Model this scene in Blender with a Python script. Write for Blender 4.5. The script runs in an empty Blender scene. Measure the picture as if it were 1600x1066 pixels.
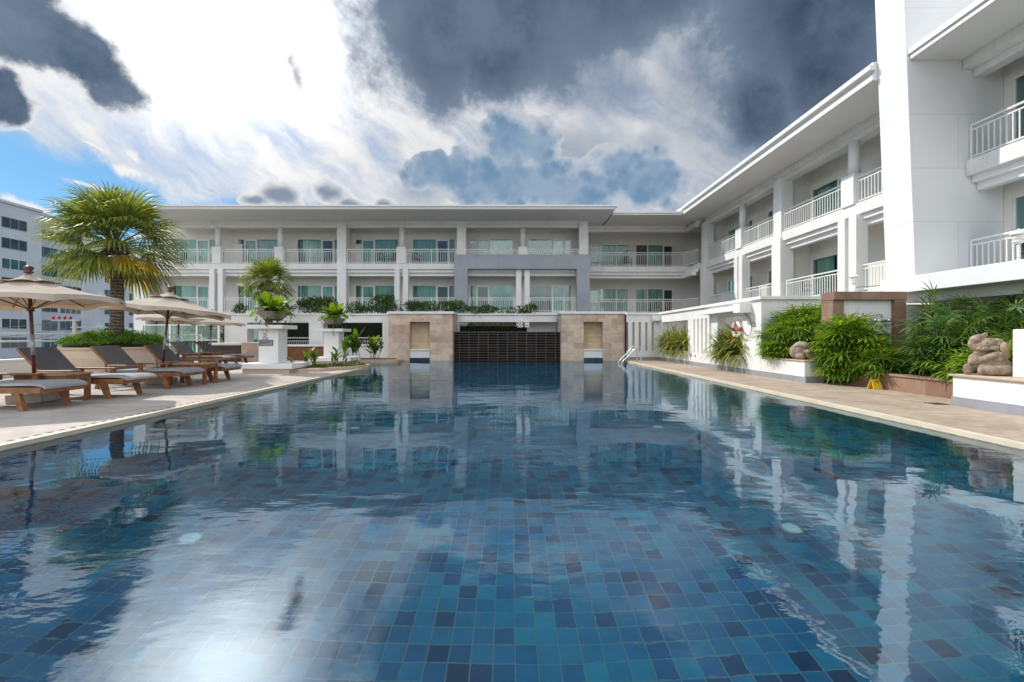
import bpy, bmesh, math, random
from math import sin, cos, pi, radians as R, atan2, sqrt, hypot
from mathutils import Vector, Matrix
random.seed(7)
scn = bpy.context.scene
COL = scn.collection
DECK = 0.06
OFF = {}

# ---------------------------------------------------------------- mesh builder
class MB:
    def __init__(s): s.v = []; s.f = []; s.m = []
    def quad(s, a, b, c, d, m=0):
        n = len(s.v); s.v += [tuple(a), tuple(b), tuple(c), tuple(d)]; s.f.append((n, n+1, n+2, n+3)); s.m.append(m)
    def box(s, x0, x1, y0, y1, z0, z1, m=0):
        if x1 < x0: x0, x1 = x1, x0
        if y1 < y0: y0, y1 = y1, y0
        if z1 < z0: z0, z1 = z1, z0
        n = len(s.v)
        s.v += [(x0,y0,z0),(x1,y0,z0),(x1,y1,z0),(x0,y1,z0),(x0,y0,z1),(x1,y0,z1),(x1,y1,z1),(x0,y1,z1)]
        for q in ((3,2,1,0),(4,5,6,7),(0,1,5,4),(1,2,6,5),(2,3,7,6),(3,0,4,7)):
            s.f.append(tuple(n+i for i in q)); s.m.append(m)
        return s
    def prism(s, pts, z0, z1, m=0):            # pts counter-clockwise plan polygon
        n = len(s.v); k = len(pts)
        s.v += [(p[0], p[1], z0) for p in pts] + [(p[0], p[1], z1) for p in pts]
        s.f.append(tuple(range(n+k-1, n-1, -1))); s.f.append(tuple(range(n+k, n+2*k))); s.m += [m, m]
        for i in range(k):
            j = (i+1) % k
            s.f.append((n+i, n+j, n+k+j, n+k+i)); s.m.append(m)
        return s
    def hexa(s, p8, m=0):                      # bottom 4 ccw then top 4
        n = len(s.v); s.v += [tuple(p) for p in p8]
        for q in ((3,2,1,0),(4,5,6,7),(0,1,5,4),(1,2,6,5),(2,3,7,6),(3,0,4,7)):
            s.f.append(tuple(n+i for i in q)); s.m.append(m)
        return s
    def tube(s, pts, r, n=8, m=0, cap=True):
        pts = [Vector(p) for p in pts]; k = len(pts)
        rs = r if isinstance(r, (list, tuple)) else [r]*k
        t0 = (pts[1]-pts[0]).normalized()
        up = Vector((0,0,1)) if abs(t0.z) < .9 else Vector((1,0,0))
        a = t0.cross(up).normalized(); base = len(s.v)
        for i, p in enumerate(pts):
            t = (pts[min(i+1,k-1)]-pts[max(i-1,0)]).normalized()
            a = (a - t*a.dot(t)).normalized(); b = t.cross(a)
            for j in range(n):
                w = 2*pi*j/n
                s.v.append(tuple(p + (a*cos(w)+b*sin(w))*rs[i]))
        for i in range(k-1):
            for j in range(n):
                j2 = (j+1) % n
                s.f.append((base+i*n+j, base+i*n+j2, base+(i+1)*n+j2, base+(i+1)*n+j)); s.m.append(m)
        if cap:
            s.f.append(tuple(base+j for j in range(n-1,-1,-1))); s.f.append(tuple(base+(k-1)*n+j for j in range(n))); s.m += [m, m]
        return s
    def lathe(s, c, prof, n=24, m=0, closed=True):
        base = len(s.v); k = len(prof)
        for r, z in prof:
            for j in range(n):
                w = 2*pi*j/n; s.v.append((c[0]+r*cos(w), c[1]+r*sin(w), c[2]+z))
        for i in range(k-1):
            for j in range(n):
                j2 = (j+1) % n
                s.f.append((base+i*n+j, base+i*n+j2, base+(i+1)*n+j2, base+(i+1)*n+j)); s.m.append(m)
        if closed:
            s.f.append(tuple(base+j for j in range(n-1,-1,-1))); s.f.append(tuple(base+(k-1)*n+j for j in range(n))); s.m += [m, m]
        return s
    def ball(s, c, r, n=14, k=9, m=0):
        if not isinstance(r, (tuple, list)): r = (r, r, r)
        base = len(s.v)
        for i in range(k+1):
            t = pi*i/k; t = min(max(t, .02), pi-.02)
            for j in range(n):
                w = 2*pi*j/n
                s.v.append((c[0]+r[0]*sin(t)*cos(w), c[1]+r[1]*sin(t)*sin(w), c[2]-r[2]*cos(t)))
        for i in range(k):
            for j in range(n):
                j2 = (j+1) % n
                s.f.append((base+i*n+j, base+i*n+j2, base+(i+1)*n+j2, base+(i+1)*n+j)); s.m.append(m)
        s.f.append(tuple(base+j for j in range(n-1,-1,-1))); s.f.append(tuple(base+k*n+j for j in range(n))); s.m += [m, m]
        return s
    def strip(s, pts, wd, side, m=0, fold=0):  # ribbon leaf along pts; wd widths; side vector(s)
        base = len(s.v); k = len(pts)
        for i, p in enumerate(pts):
            sd = side[i] if isinstance(side, list) else side
            s.v.append(tuple(Vector(p)-sd*wd[i])); s.v.append(tuple(Vector(p)+sd*wd[i]))
        for i in range(k-1):
            s.f.append((base+2*i, base+2*i+1, base+2*i+3, base+2*i+2)); s.m.append(m)

def wofs(o): return OFF.get(o.name, Vector((0,0,0))) if o else Vector((0,0,0))

def props(o, label=None, cat=None, group=None, kind=None):
    if label: o['label'] = label
    if cat: o['category'] = cat
    if group: o['group'] = group
    if kind: o['kind'] = kind
    return o

def thing(name, loc, label, cat, group=None, rz=0):
    o = bpy.data.objects.new(name, None); COL.objects.link(o)
    o.location = loc; o.rotation_euler = (0, 0, rz); o.empty_display_size = .2
    OFF[o.name] = Vector(loc)
    return props(o, label, cat, group)

def obj(name, mb, mats, parent=None, bev=0, smooth=False, recalc=False, label=None, cat=None, group=None, kind=None, origin=None):
    """verts in world coordinates (or local to a parent that stands at the origin)"""
    if not isinstance(mats, (list, tuple)): mats = [mats]
    me = bpy.data.meshes.new(name)
    if origin is None:
        if parent: o0 = wofs(parent)
        else:
            xs, ys, zs = zip(*mb.v); o0 = Vector(((min(xs)+max(xs))/2, (min(ys)+max(ys))/2, min(zs)))
    else: o0 = Vector(origin)
    me.from_pydata([(x-o0.x, y-o0.y, z-o0.z) for x, y, z in mb.v], [], mb.f)
    for m in mats: me.materials.append(m)
    if len(mats) > 1: me.polygons.foreach_set('material_index', mb.m)
    if smooth: me.polygons.foreach_set('use_smooth', [True]*len(mb.f))
    me.update()
    if recalc:
        bm = bmesh.new(); bm.from_mesh(me); bmesh.ops.recalc_face_normals(bm, faces=bm.faces); bm.to_mesh(me); bm.free()
    o = bpy.data.objects.new(name, me); COL.objects.link(o)
    OFF[o.name] = o0.copy()
    if parent: o.parent = parent; o.location = o0 - wofs(parent)
    else: o.location = o0
    if bev:
        b = o.modifiers.new('edge', 'BEVEL'); b.width = bev; b.segments = 2; b.limit_method = 'ANGLE'
    return props(o, label, cat, group, kind)

def kids(o): return [c for c in bpy.data.objects if c.parent == o]
def copy_tree(o, parent=None):
    c = o.copy(); COL.objects.link(c); c.parent = parent
    for ch in kids(o): copy_tree(ch, c)
    return c

# ---------------------------------------------------------------- materials
class NT:
    def __init__(s, tree): s.t = tree
    def n(s, typ, **kw):
        nd = s.t.nodes.new(typ)
        for k, v in kw.items():
            if k.startswith('i_'):
                key = k[2:]; key = int(key) if key.isdigit() else key.replace('_', ' ')
                s.put(nd, key, v)
            else: setattr(nd, k, v)
        return nd
    def put(s, nd, key, v):
        if isinstance(v, bpy.types.NodeSocket): s.t.links.new(v, nd.inputs[key])
        else: nd.inputs[key].default_value = v
    def math(s, op, a, b=0, c=None, clamp=False):
        nd = s.t.nodes.new('ShaderNodeMath'); nd.operation = op; nd.use_clamp = clamp
        s.put(nd, 0, a); s.put(nd, 1, b)
        if c is not None: s.put(nd, 2, c)
        return nd.outputs[0]
    def vmath(s, op, a, b=(0,0,0), scale=None):
        nd = s.t.nodes.new('ShaderNodeVectorMath'); nd.operation = op
        s.put(nd, 0, a); s.put(nd, 1, b)
        if scale is not None: s.put(nd, 'Scale', scale)
        return nd.outputs['Value'] if op in ('LENGTH', 'DOT_PRODUCT') else nd.outputs[0]
    def mix(s, f, a, b, bt='MIX'):
        nd = s.t.nodes.new('ShaderNodeMix'); nd.data_type = 'RGBA'; nd.blend_type = bt
        s.put(nd, 0, f); s.put(nd, 6, c4(a)); s.put(nd, 7, c4(b)); return nd.outputs[2]
    def sep(s, v):
        nd = s.t.nodes.new('ShaderNodeSeparateXYZ'); s.put(nd, 0, v); return nd.outputs
    def comb(s, x, y, z=0):
        nd = s.t.nodes.new('ShaderNodeCombineXYZ'); s.put(nd, 0, x); s.put(nd, 1, y); s.put(nd, 2, z); return nd.outputs[0]
    def noise(s, vec, scale, detail=3, rough=.5, dist=0):
        nd = s.n('ShaderNodeTexNoise'); s.put(nd, 'Vector', vec); s.put(nd, 'Scale', scale); s.put(nd, 'Detail', detail)
        s.put(nd, 'Roughness', rough); s.put(nd, 'Distortion', dist); return nd.outputs
    def ramp(s, f, stops, interp='LINEAR'):
        nd = s.n('ShaderNodeValToRGB'); nd.color_ramp.interpolation = interp; e = nd.color_ramp.elements
        while len(e) < len(stops): e.new(.5)
        for i, (p, c) in enumerate(stops): e[i].position = p; e[i].color = c4(c)
        s.put(nd, 0, f); return nd.outputs[0]
    def smooth(s, v, a, b, lo=0, hi=1):
        nd = s.n('ShaderNodeMapRange', interpolation_type='SMOOTHSTEP'); s.put(nd, 0, v); s.put(nd, 1, a); s.put(nd, 2, b); s.put(nd, 3, lo); s.put(nd, 4, hi)
        return nd.outputs[0]
def c4(c):
    if isinstance(c, bpy.types.NodeSocket): return c
    if isinstance(c, (int, float)): return (c, c, c, 1)
    return tuple(c) + ((1,) if len(c) == 3 else ())

def newmat(name):
    m = bpy.data.materials.new(name); m.use_nodes = True
    t = m.node_tree; t.nodes.clear(); N = NT(t)
    out = t.nodes.new('ShaderNodeOutputMaterial')
    return m, N, out
def objco(N): return N.n('ShaderNodeTexCoord').outputs['Object']
def geopos(N): return N.n('ShaderNodeNewGeometry').outputs['Position']

def plain(name, c, rough=.6, var=.12, scale=2., bump=.15, bscale=60., metal=0, streak=0, spec=.5):
    m, N, out = newmat(name); co = geopos(N)
    n = N.noise(co, scale, 5, .6)[0]
    f = N.smooth(n, .3, .7)
    dark = tuple(x*(1-var) for x in c); lite = tuple(min(1, x*(1+var*.5)) for x in c)
    colr = N.mix(f, dark, lite)
    if streak:
        p = N.vmath('MULTIPLY', co, (5, 5, .35)); s_ = N.noise(p, 1.3, 5, .65)[0]
        colr = N.mix(N.math('MULTIPLY', N.smooth(s_, .52, .78), streak), colr, tuple(x*.62 for x in c))
    b = N.n('ShaderNodeBsdfPrincipled'); N.put(b, 'Base Color', colr); N.put(b, 'Roughness', rough); N.put(b, 'Metallic', metal); N.put(b, 'Specular IOR Level', spec)
    if bump:
        bn = N.n('ShaderNodeBump'); N.put(bn, 'Strength', bump); N.put(bn, 'Distance', .01); N.put(bn, 'Height', N.noise(co, bscale, 4)[0]); N.put(b, 'Normal', bn.outputs[0])
    N.t.links.new(b.outputs[0], out.inputs[0]); return m

def leafmat(name, stops, trans=.35, rough=.45):
    m, N, out = newmat(name)
    g = N.n('ShaderNodeNewGeometry'); r = g.outputs['Random Per Island']
    colr = N.ramp(r, stops)
    n = N.noise(g.outputs['Position'], 3.0, 3)[0]
    colr = N.mix(N.smooth(n, .3, .7), N.mix(1, colr, (.72,.78,.7), 'MULTIPLY'), colr)
    b = N.n('ShaderNodeBsdfPrincipled'); N.put(b, 'Base Color', colr); N.put(b, 'Roughness', rough); N.put(b, 'Specular IOR Level', .35)
    tr = N.n('ShaderNodeBsdfTranslucent'); N.put(tr, 0, N.mix(1, colr, (1.7,1.6,.7), 'MULTIPLY'))
    mx = N.n('ShaderNodeMixShader'); N.put(mx, 0, trans); N.t.links.new(b.outputs[0], mx.inputs[1]); N.t.links.new(tr.outputs[0], mx.inputs[2])
    N.t.links.new(mx.outputs[0], out.inputs[0]); return m

def bricks(name, stops, bw, bh, mortar=.006, mcol=(.3,.29,.27), rough=.6, wall=False, nscale=3., namt=.35, offset=.5, bump=.4, spec=.4, vein=0, veincol=(.3,.2,.15), mfac=1.):
    m, N, out = newmat(name); co = geopos(N)
    if wall:
        x, y, z = N.sep(co); vec = N.comb(N.math('ADD', x, y), z, 0)
    else: vec = co
    bt = N.n('ShaderNodeTexBrick', offset=offset, squash=1.0)
    N.put(bt, 'Vector', vec); N.put(bt, 'Scale', 1.0); N.put(bt, 'Color1', (0,0,0,1)); N.put(bt, 'Color2', (1,1,1,1)); N.put(bt, 'Mortar', (.5,.5,.5,1))
    N.put(bt, 'Brick Width', bw); N.put(bt, 'Row Height', bh); N.put(bt, 'Mortar Size', mortar); N.put(bt, 'Mortar Smooth', .2)
    colr = N.ramp(bt.outputs[0], stops)
    n = N.noise(vec, nscale, 6, .62)[0]
    colr = N.mix(N.math('MULTIPLY', N.smooth(n, .35, .75), namt), colr, N.mix(1, colr, (.5,.48,.46), 'MULTIPLY'))
    if not wall:
        st = N.noise(vec, .55, 7, .68, .4)[0]; colr = N.mix(N.math('MULTIPLY', N.smooth(st, .50, .66), .32), colr, N.mix(1, colr, (.56,.55,.54), 'MULTIPLY'))
    if vein:
        v = N.noise(N.vmath('MULTIPLY', vec, (1, 2.6, 1)), 2.2, 6, .7, 1.2)[0]
        colr = N.mix(N.math('MULTIPLY', N.smooth(v, .5, .72), vein), colr, veincol)
    fac = N.math('MULTIPLY', bt.outputs[1], mfac)
    colr = N.mix(fac, colr, mcol)
    b = N.n('ShaderNodeBsdfPrincipled'); N.put(b, 'Base Color', colr); N.put(b, 'Roughness', rough); N.put(b, 'Specular IOR Level', spec)
    bn = N.n('ShaderNodeBump'); N.put(bn, 'Strength', bump); N.put(bn, 'Distance', .006)
    h = N.math('SUBTRACT', N.math('MULTIPLY', N.noise(co, 25, 4)[0], .5), fac); N.put(bn, 'Height', h); N.put(b, 'Normal', bn.outputs[0])
    N.t.links.new(b.outputs[0], out.inputs[0]); return m

def pooltile(name, ax, size, shift=(0,0), grout=.035):
    m, N, out = newmat(name); s = N.sep(geopos(N))
    a = N.math('DIVIDE', N.math('ADD', s[ax[0]], shift[0]), size); b_ = N.math('DIVIDE', N.math('ADD', s[ax[1]], shift[1]), size)
    fa = N.math('FLOOR', a); fb = N.math('FLOOR', b_)
    wn = N.n('ShaderNodeTexWhiteNoise', noise_dimensions='2D'); N.put(wn, 'Vector', N.comb(fa, fb))
    patch = N.noise(N.comb(fa, fb), .13, 2)[0]
    val = N.math('ADD', N.math('MULTIPLY', N.math('POWER', wn.outputs[0], .8), .82), N.math('MULTIPLY', N.math('SUBTRACT', patch, .5), .6), clamp=True)
    colr = N.ramp(val, [(0, (0.0010,0.0156,0.0624)), (.10, (0.0010,0.0364,0.1170)), (.28, (0.0010,0.0728,0.1924)), (.5, (0.0010,0.1092,0.2535)), (.72, (0.0013,0.1534,0.3055)), (.9, (0.0039,0.2210,0.3705)), (1, (0.0130,0.3380,0.4680))])
    wn2 = N.n('ShaderNodeTexWhiteNoise', noise_dimensions='2D'); N.put(wn2, 'Vector', N.comb(fb, fa))
    colr = N.mix(N.math('MULTIPLY', wn2.outputs[0], .45), colr, N.mix(1, colr, (1.0,1.12,.86), 'MULTIPLY'))
    gl = N.noise(geopos(N), 7, 5, .62)[0]
    colr = N.mix(N.math('MULTIPLY', N.smooth(gl, .35, .7), .6), colr, N.mix(1, colr, (1.6,1.5,1.4), 'MULTIPLY'))
    ga = N.math('ABSOLUTE', N.math('SUBTRACT', N.math('FRACT', a), .5)); gb = N.math('ABSOLUTE', N.math('SUBTRACT', N.math('FRACT', b_), .5))
    g = N.math('GREATER_THAN', N.math('MAXIMUM', ga, gb), .5-grout)
    colr = N.mix(g, colr, (.12,.22,.235))
    p = N.n('ShaderNodeBsdfPrincipled'); N.put(p, 'Base Color', colr); N.put(p, 'Roughness', .5)
    N.t.links.new(p.outputs[0], out.inputs[0]); return m

def glass(name, tint, ior=1.75, rough=.0):
    m, N, out = newmat(name)
    t = N.n('ShaderNodeBsdfTransparent'); N.put(t, 0, c4(tint)); g = N.n('ShaderNodeBsdfGlossy'); N.put(g, 'Roughness', rough); N.put(g, 0, (.9,.97,.97,1))
    co = geopos(N); bn = N.n('ShaderNodeBump'); N.put(bn, 'Strength', .06); N.put(bn, 'Distance', .02); N.put(bn, 'Height', N.noise(co, 1.2, 2)[0]); N.put(g, 'Normal', bn.outputs[0])
    ge = N.n('ShaderNodeNewGeometry'); cs = N.math('ABSOLUTE', N.vmath('DOT_PRODUCT', ge.outputs['Normal'], ge.outputs['Incoming']))
    f0 = ((ior-1)/(ior+1))**2; fac = N.math('ADD', f0, N.math('MULTIPLY', N.math('POWER', N.math('SUBTRACT', 1, cs, clamp=True), 5), 1-f0))
    mx = N.n('ShaderNodeMixShader'); N.put(mx, 0, fac); N.t.links.new(t.outputs[0], mx.inputs[1]); N.t.links.new(g.outputs[0], mx.inputs[2])
    N.t.links.new(mx.outputs[0], out.inputs[0]); return m

def watermat():
    m, N, out = newmat('pool_water'); co = geopos(N)
    wv = N.vmath('MULTIPLY', co, (.8, 1.25, 1))
    big = N.noise(wv, 1.1, 2, .45)[0]
    mid = N.noise(N.vmath('MULTIPLY', co, (.8, 1.5, 1)), 5.0, 2, .5)[0]
    fine = N.noise(N.vmath('MULTIPLY', co, (.8, 1.6, 1)), 17., 2, .5)[0]
    patch = N.smooth(N.noise(co, .35, 2)[0], .42, .62, .25, 1.)
    h = N.math('ADD', N.math('MULTIPLY', big, .008), N.math('MULTIPLY', N.math('ADD', N.math('MULTIPLY', mid, .0030), N.math('MULTIPLY', fine, .00055)), patch))
    bn = N.n('ShaderNodeBump'); N.put(bn, 'Strength', 1.0); N.put(bn, 'Distance', 1.0); N.put(bn, 'Height', h)
    rf = N.n('ShaderNodeBsdfRefraction'); N.put(rf, 'Color', (.74,.96,1,1)); N.put(rf, 'Roughness', 0); N.put(rf, 'IOR', 1.333); N.put(rf, 'Normal', bn.outputs[0])
    gl = N.n('ShaderNodeBsdfGlossy'); N.put(gl, 'Color', (.80,.92,1,1)); N.put(gl, 'Roughness', 0); N.put(gl, 'Normal', bn.outputs[0])
    fr = N.n('ShaderNodeFresnel'); N.put(fr, 'IOR', 2.2); N.put(fr, 'Normal', bn.outputs[0])
    fr2 = N.n('ShaderNodeFresnel'); N.put(fr2, 'IOR', 1.333); N.put(fr2, 'Normal', bn.outputs[0])
    bk = N.n('ShaderNodeNewGeometry').outputs['Backfacing']; ff = N.math('ADD', N.math('MULTIPLY', fr.outputs[0], N.math('SUBTRACT', 1, bk)), N.math('MULTIPLY', fr2.outputs[0], bk))
    mx = N.n('ShaderNodeMixShader'); N.put(mx, 0, ff); N.t.links.new(rf.outputs[0], mx.inputs[1]); N.t.links.new(gl.outputs[0], mx.inputs[2])
    N.t.links.new(mx.outputs[0], out.inputs[0]); return m

M = {}
M['white'] = plain('white_paint', (.80,.80,.79), .55, .07, .8, .1, 90, streak=.36)
M['white2'] = plain('white_render', (.79,.78,.76), .6, .08, 1.2, .2, 70, streak=.42)
M['cream'] = plain('cream_balcony_paint', (.76,.74,.69), .6, .05, 1., .08)
M['soffit'] = plain('soffit_paint', (.74,.74,.73), .65, .05, .7, .06)
M['panel'] = None
M['portal'] = plain('grey_blue_paint', (.34,.365,.41), .6, .1, .8, .1, streak=.3)
M['rail'] = plain('white_rail_paint', (.80,.81,.80), .4, .03, 2., 0)
M['grey'] = plain('grey_skirting', (.28,.29,.33), .6, .12, 2., .1)
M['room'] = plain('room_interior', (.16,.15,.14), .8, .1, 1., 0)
M['curtain'] = None
M['glass'] = glass('window_glass', (.76,.90,.87), 1.75)
M['clear'] = glass('fence_glass', (.70,.86,.80), 1.6)
M['aptglass'] = glass('apartment_glass', (.25,.33,.36), 1.9)
M['frame'] = plain('white_window_frame', (.82,.82,.8), .4, .03, 2., 0)
M['roofvent'] = plain('dark_vent', (.09,.09,.09), .6, .1)
M['apt'] = plain('apartment_paint', (.68,.71,.76), .7, .08, .12, .05, 20, streak=.3)
M['wood'] = plain('teak', (.27,.115,.042), .45, .4, 9., .2, 120)
M['woodlite'] = plain('pale_teak', (.36,.22,.12), .5, .35, 9., .2, 120)
M['darkwood'] = plain('umbrella_wood', (.11,.035,.022), .4, .3, 9., .1)
M['sling'] = plain('grey_sling_fabric', (.13,.133,.145), .75, .15, 3., .25, 400)
M['slinglit'] = plain('sunlit_grey_cushion', (.36,.365,.38), .7, .15, 3., .25, 400)  # paler copy of the sling grey, sun sheen put into the colour
M['concrete'] = plain('concrete', (.46,.43,.38), .8, .22, 4., .3, 60)
M['chrome'] = plain('chrome', (.75,.76,.78), .14, .03, 2., 0, metal=1)
M['steel'] = plain('grey_steel', (.42,.43,.45), .4, .1, 2., 0, metal=.5)
M['iron'] = plain('black_iron', (.03,.028,.026), .5, .2, 4., .1)
M['bowl'] = plain('weathered_bowl', (.34,.29,.22), .8, .35, 9., .4, 60)
M['soil'] = plain('soil', (.05,.035,.025), .9, .3, 9., .6, 50)
M['statue'] = plain('carved_sandstone', (.36,.275,.20), .85, .5, 8., .9, 40)
M['statue2'] = plain('weathered_sandstone', (.33,.26,.20), .85, .5, 8., .9, 40)
M['bark'] = None
M['yellow'] = plain('yellow_plastic', (.75,.48,.02), .4, .06, 3., 0)
M['red'] = plain('red_plastic', (.50,.04,.03), .5, .1, 3., 0)
M['plaque'] = plain('plaque_grey', (.33,.32,.31), .45, .1, 5., .1)
M['plaquedark'] = plain('plaque_dark', (.06,.05,.05), .45, .1, 5., .1)
M['dark'] = plain('dark_slats', (.08,.065,.06), .6, .25, 4., .2)
M['lampwhite'] = plain('lamp_white', (.8,.79,.76), .35, .05, 4., 0)
M['chairblack'] = plain('chair_black', (.03,.03,.032), .5, .1, 4., 0)
M['ground'] = plain('ground_mix', (.13,.13,.11), .9, .4, .05, .1)
M['lightdisc'] = plain('pool_light_glass', (.8,.9,.9), .3, .05, 6., 0)
M['pinkstone'] = bricks('pink_sandstone', [(0,(.52,.36,.28)), (.35,(.62,.47,.37)), (.7,(.68,.54,.42)), (1,(.74,.60,.46))], .62, .30, .002, (.46,.35,.28), .65, True, 2.2, .5, .5, .3, vein=.45, veincol=(.36,.20,.15), mfac=.6)
M['niche'] = bricks('niche_stone', [(0,(.58,.44,.27)), (1,(.68,.54,.35))], .9, .11, .003, (.33,.24,.16), .65, True, 3., .25, .5, .3)
M['brownstone'] = bricks('brown_stone', [(0,(.26,.15,.105)), (.5,(.31,.19,.13)), (1,(.37,.24,.175))], .75, .34, .004, (.17,.11,.08), .55, True, 2., .6, .5, .25, vein=.4, veincol=(.17,.09,.07))
M['beigestone'] = bricks('beige_planter_stone', [(0,(.52,.40,.30)), (1,(.60,.47,.36))], .8, .28, .003, (.40,.30,.22), .7, True, 2., .3, .5, .25, vein=.2, veincol=(.40,.29,.21))
M['cascade'] = bricks('black_wet_tile', [(0,(.004,.003,.003)), (.5,(.008,.006,.005)), (1,(.020,.014,.011))], .49, .13, .007, (.20,.175,.15), .5, True, 3., .4, 0., .3, .12)
M['bandtile'] = bricks('blue_band_tile', [(0,(.008,.014,.03)), (1,(.02,.04,.08))], .13, .11, .006, (.12,.13,.14), .3, True)
M['deckL'] = bricks('paved_deck_grey', [(0,(.50,.45,.40)), (.5,(.56,.505,.45)), (1,(.61,.55,.49))], .22, .11, .004, (.33,.29,.25), .8, False, .9, .45, .5, .5, spec=.25, mfac=.75)
M['deckR'] = bricks('paved_deck_tan', [(0,(.40,.315,.245)), (.5,(.45,.36,.28)), (1,(.50,.41,.32))], .20, .10, .004, (.29,.22,.17), .75, False, .9, .45, .5, .5, spec=.3, mfac=.75)
M['coping'] = plain('cream_coping', (.68,.60,.46), .55, .1, 3., .1)
M['copingface'] = plain('coping_face', (.33,.30,.25), .6, .25, 8., .3, 60)
M['floor_t'] = pooltile('pool_floor_tiles', (0,1), .132, (50,50))
M['wall_x'] = pooltile('pool_side_tiles', (1,2), .132, (50,50))
M['wall_y'] = pooltile('pool_end_tiles', (0,2), .132, (50,50))
M['water'] = watermat()

def m_curtain():
    m, N, out = newmat('curtain_cloth'); co = geopos(N); x, y, z = N.sep(co)
    n = N.noise(N.comb(N.math('ADD', x, y), N.math('MULTIPLY', z, .04)), 9., 3)[0]
    c = N.mix(N.smooth(n, .3, .7), (.36,.50,.46), (.58,.70,.66))
    d = N.n('ShaderNodeBsdfDiffuse'); N.put(d, 0, c); N.t.links.new(d.outputs[0], out.inputs[0]); return m
M['curtain'] = m_curtain()
def m_panel():     # painted cladding panels with fine joints
    m = bricks('white_cladding', [(0,(.77,.78,.80)), (1,(.81,.82,.83))], 3.2, 1.42, .006, (.5,.5,.52), .45, True, .6, .1, .5, .1, mfac=.75)
    return m
M['panel'] = m_panel()
def m_bark():
    m, N, out = newmat('palm_bark'); co = geopos(N); x, y, z = N.sep(co)
    w = N.math('SINE', N.math('ADD', N.math('MULTIPLY', z, 62), N.math('MULTIPLY', N.noise(co, 7, 3)[0], 9)))
    n = N.noise(co, 22, 5)[0]
    f = N.math('ADD', N.math('MULTIPLY', w, .22), n)
    c = N.ramp(f, [(.25,(.045,.032,.024)), (.55,(.13,.095,.07)), (.8,(.24,.19,.145))])
    b = N.n('ShaderNodeBsdfPrincipled'); N.put(b, 'Base Color', c); N.put(b, 'Roughness', .9)
    bn = N.n('ShaderNodeBump'); N.put(bn, 'Strength', .9); N.put(bn, 'Distance', .03); N.put(bn, 'Height', f); N.put(b, 'Normal', bn.outputs[0])
    N.t.links.new(b.outputs[0], out.inputs[0]); return m
M['bark'] = m_bark()
def m_canvas():
    m, N, out = newmat('umbrella_canvas'); co = geopos(N)
    c = N.mix(N.smooth(N.noise(co, 3, 4)[0], .3, .7), (.58,.51,.43), (.66,.60,.52))
    bn = N.n('ShaderNodeBump'); N.put(bn, 'Strength', .5); N.put(bn, 'Distance', .03); N.put(bn, 'Height', N.noise(co, 6, 4, .6, .6)[0])
    d = N.n('ShaderNodeBsdfDiffuse'); N.put(d, 0, c); N.put(d, 'Normal', bn.outputs[0]); t = N.n('ShaderNodeBsdfTranslucent'); N.put(t, 0, (.62,.42,.22,1))
    mx = N.n('ShaderNodeMixShader'); N.put(mx, 0, .22); N.t.links.new(d.outputs[0], mx.inputs[1]); N.t.links.new(t.outputs[0], mx.inputs[2]); N.t.links.new(mx.outputs[0], out.inputs[0]); return m
M['canvas'] = m_canvas()
def m_drain():
    m, N, out = newmat('drain_grate'); s = N.sep(geopos(N))
    g = N.math('GREATER_THAN', N.math('FRACT', N.math('MULTIPLY', s[1], 7.0)), .42)
    b = N.n('ShaderNodeBsdfPrincipled'); N.put(b, 'Base Color', N.mix(g, (.56,.50,.40), (.035,.03,.026))); N.put(b, 'Roughness', .7); N.t.links.new(b.outputs[0], out.inputs[0]); return m
M['drain'] = m_drain()
M['palmleaf'] = leafmat('palm_leaf', [(0,(.10,.145,.03)), (.5,(.19,.235,.05)), (1,(.32,.33,.09))], .45)
M['palmyellow'] = leafmat('dry_palm_leaf', [(0,(.46,.26,.015)), (.5,(.58,.36,.025)), (1,(.36,.26,.03))], .42)
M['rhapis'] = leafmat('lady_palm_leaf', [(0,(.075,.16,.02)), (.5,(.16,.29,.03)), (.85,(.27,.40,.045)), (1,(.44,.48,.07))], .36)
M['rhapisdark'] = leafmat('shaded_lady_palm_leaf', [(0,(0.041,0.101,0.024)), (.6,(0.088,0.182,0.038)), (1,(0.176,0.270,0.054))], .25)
M['varieg'] = leafmat('variegated_blade', [(0,(0.084,0.144,0.024)), (.5,(0.204,0.264,0.060)), (.8,(0.396,0.408,0.108)), (1,(0.576,0.528,0.168))], .35)
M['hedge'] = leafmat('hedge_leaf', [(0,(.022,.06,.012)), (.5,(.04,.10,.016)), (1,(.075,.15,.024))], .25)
M['hedge2'] = leafmat('clipped_shrub_leaf', [(0,(0.060,0.156,0.019)), (.5,(0.108,0.228,0.026)), (1,(0.204,0.312,0.048))], .32)
M['shrub'] = leafmat('shrub_leaf', [(0,(.05,.10,.03)), (.6,(.10,.17,.045)), (1,(.18,.25,.07))], .3)
M['fern'] = leafmat('bright_fern_leaf', [(0,(.07,.15,.015)), (.5,(.13,.24,.02)), (1,(.24,.33,.03))], .42)
M['canna'] = leafmat('canna_leaf', [(0,(.04,.10,.012)), (.6,(.09,.18,.02)), (1,(.24,.27,.025))], .42)
M['stem'] = plain('plant_stem', (.06,.055,.025), .8, .3, 9., 0)
M['flowerred'] = plain('red_blossom', (.5,.03,.03), .6, .2, 9., 0)
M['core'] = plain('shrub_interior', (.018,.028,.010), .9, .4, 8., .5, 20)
M['aptwin0'] = plain('dark_window_pane', (.05,.065,.08), .12, .4, .7, 0, spec=.6)
M['aptwin1'] = plain('blinds_window_pane', (.16,.18,.19), .2, .4, .7, 0, spec=.6)
M['aptwin2'] = plain('teal_window_pane', (.05,.14,.15), .15, .4, .7, 0, spec=.6)
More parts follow.
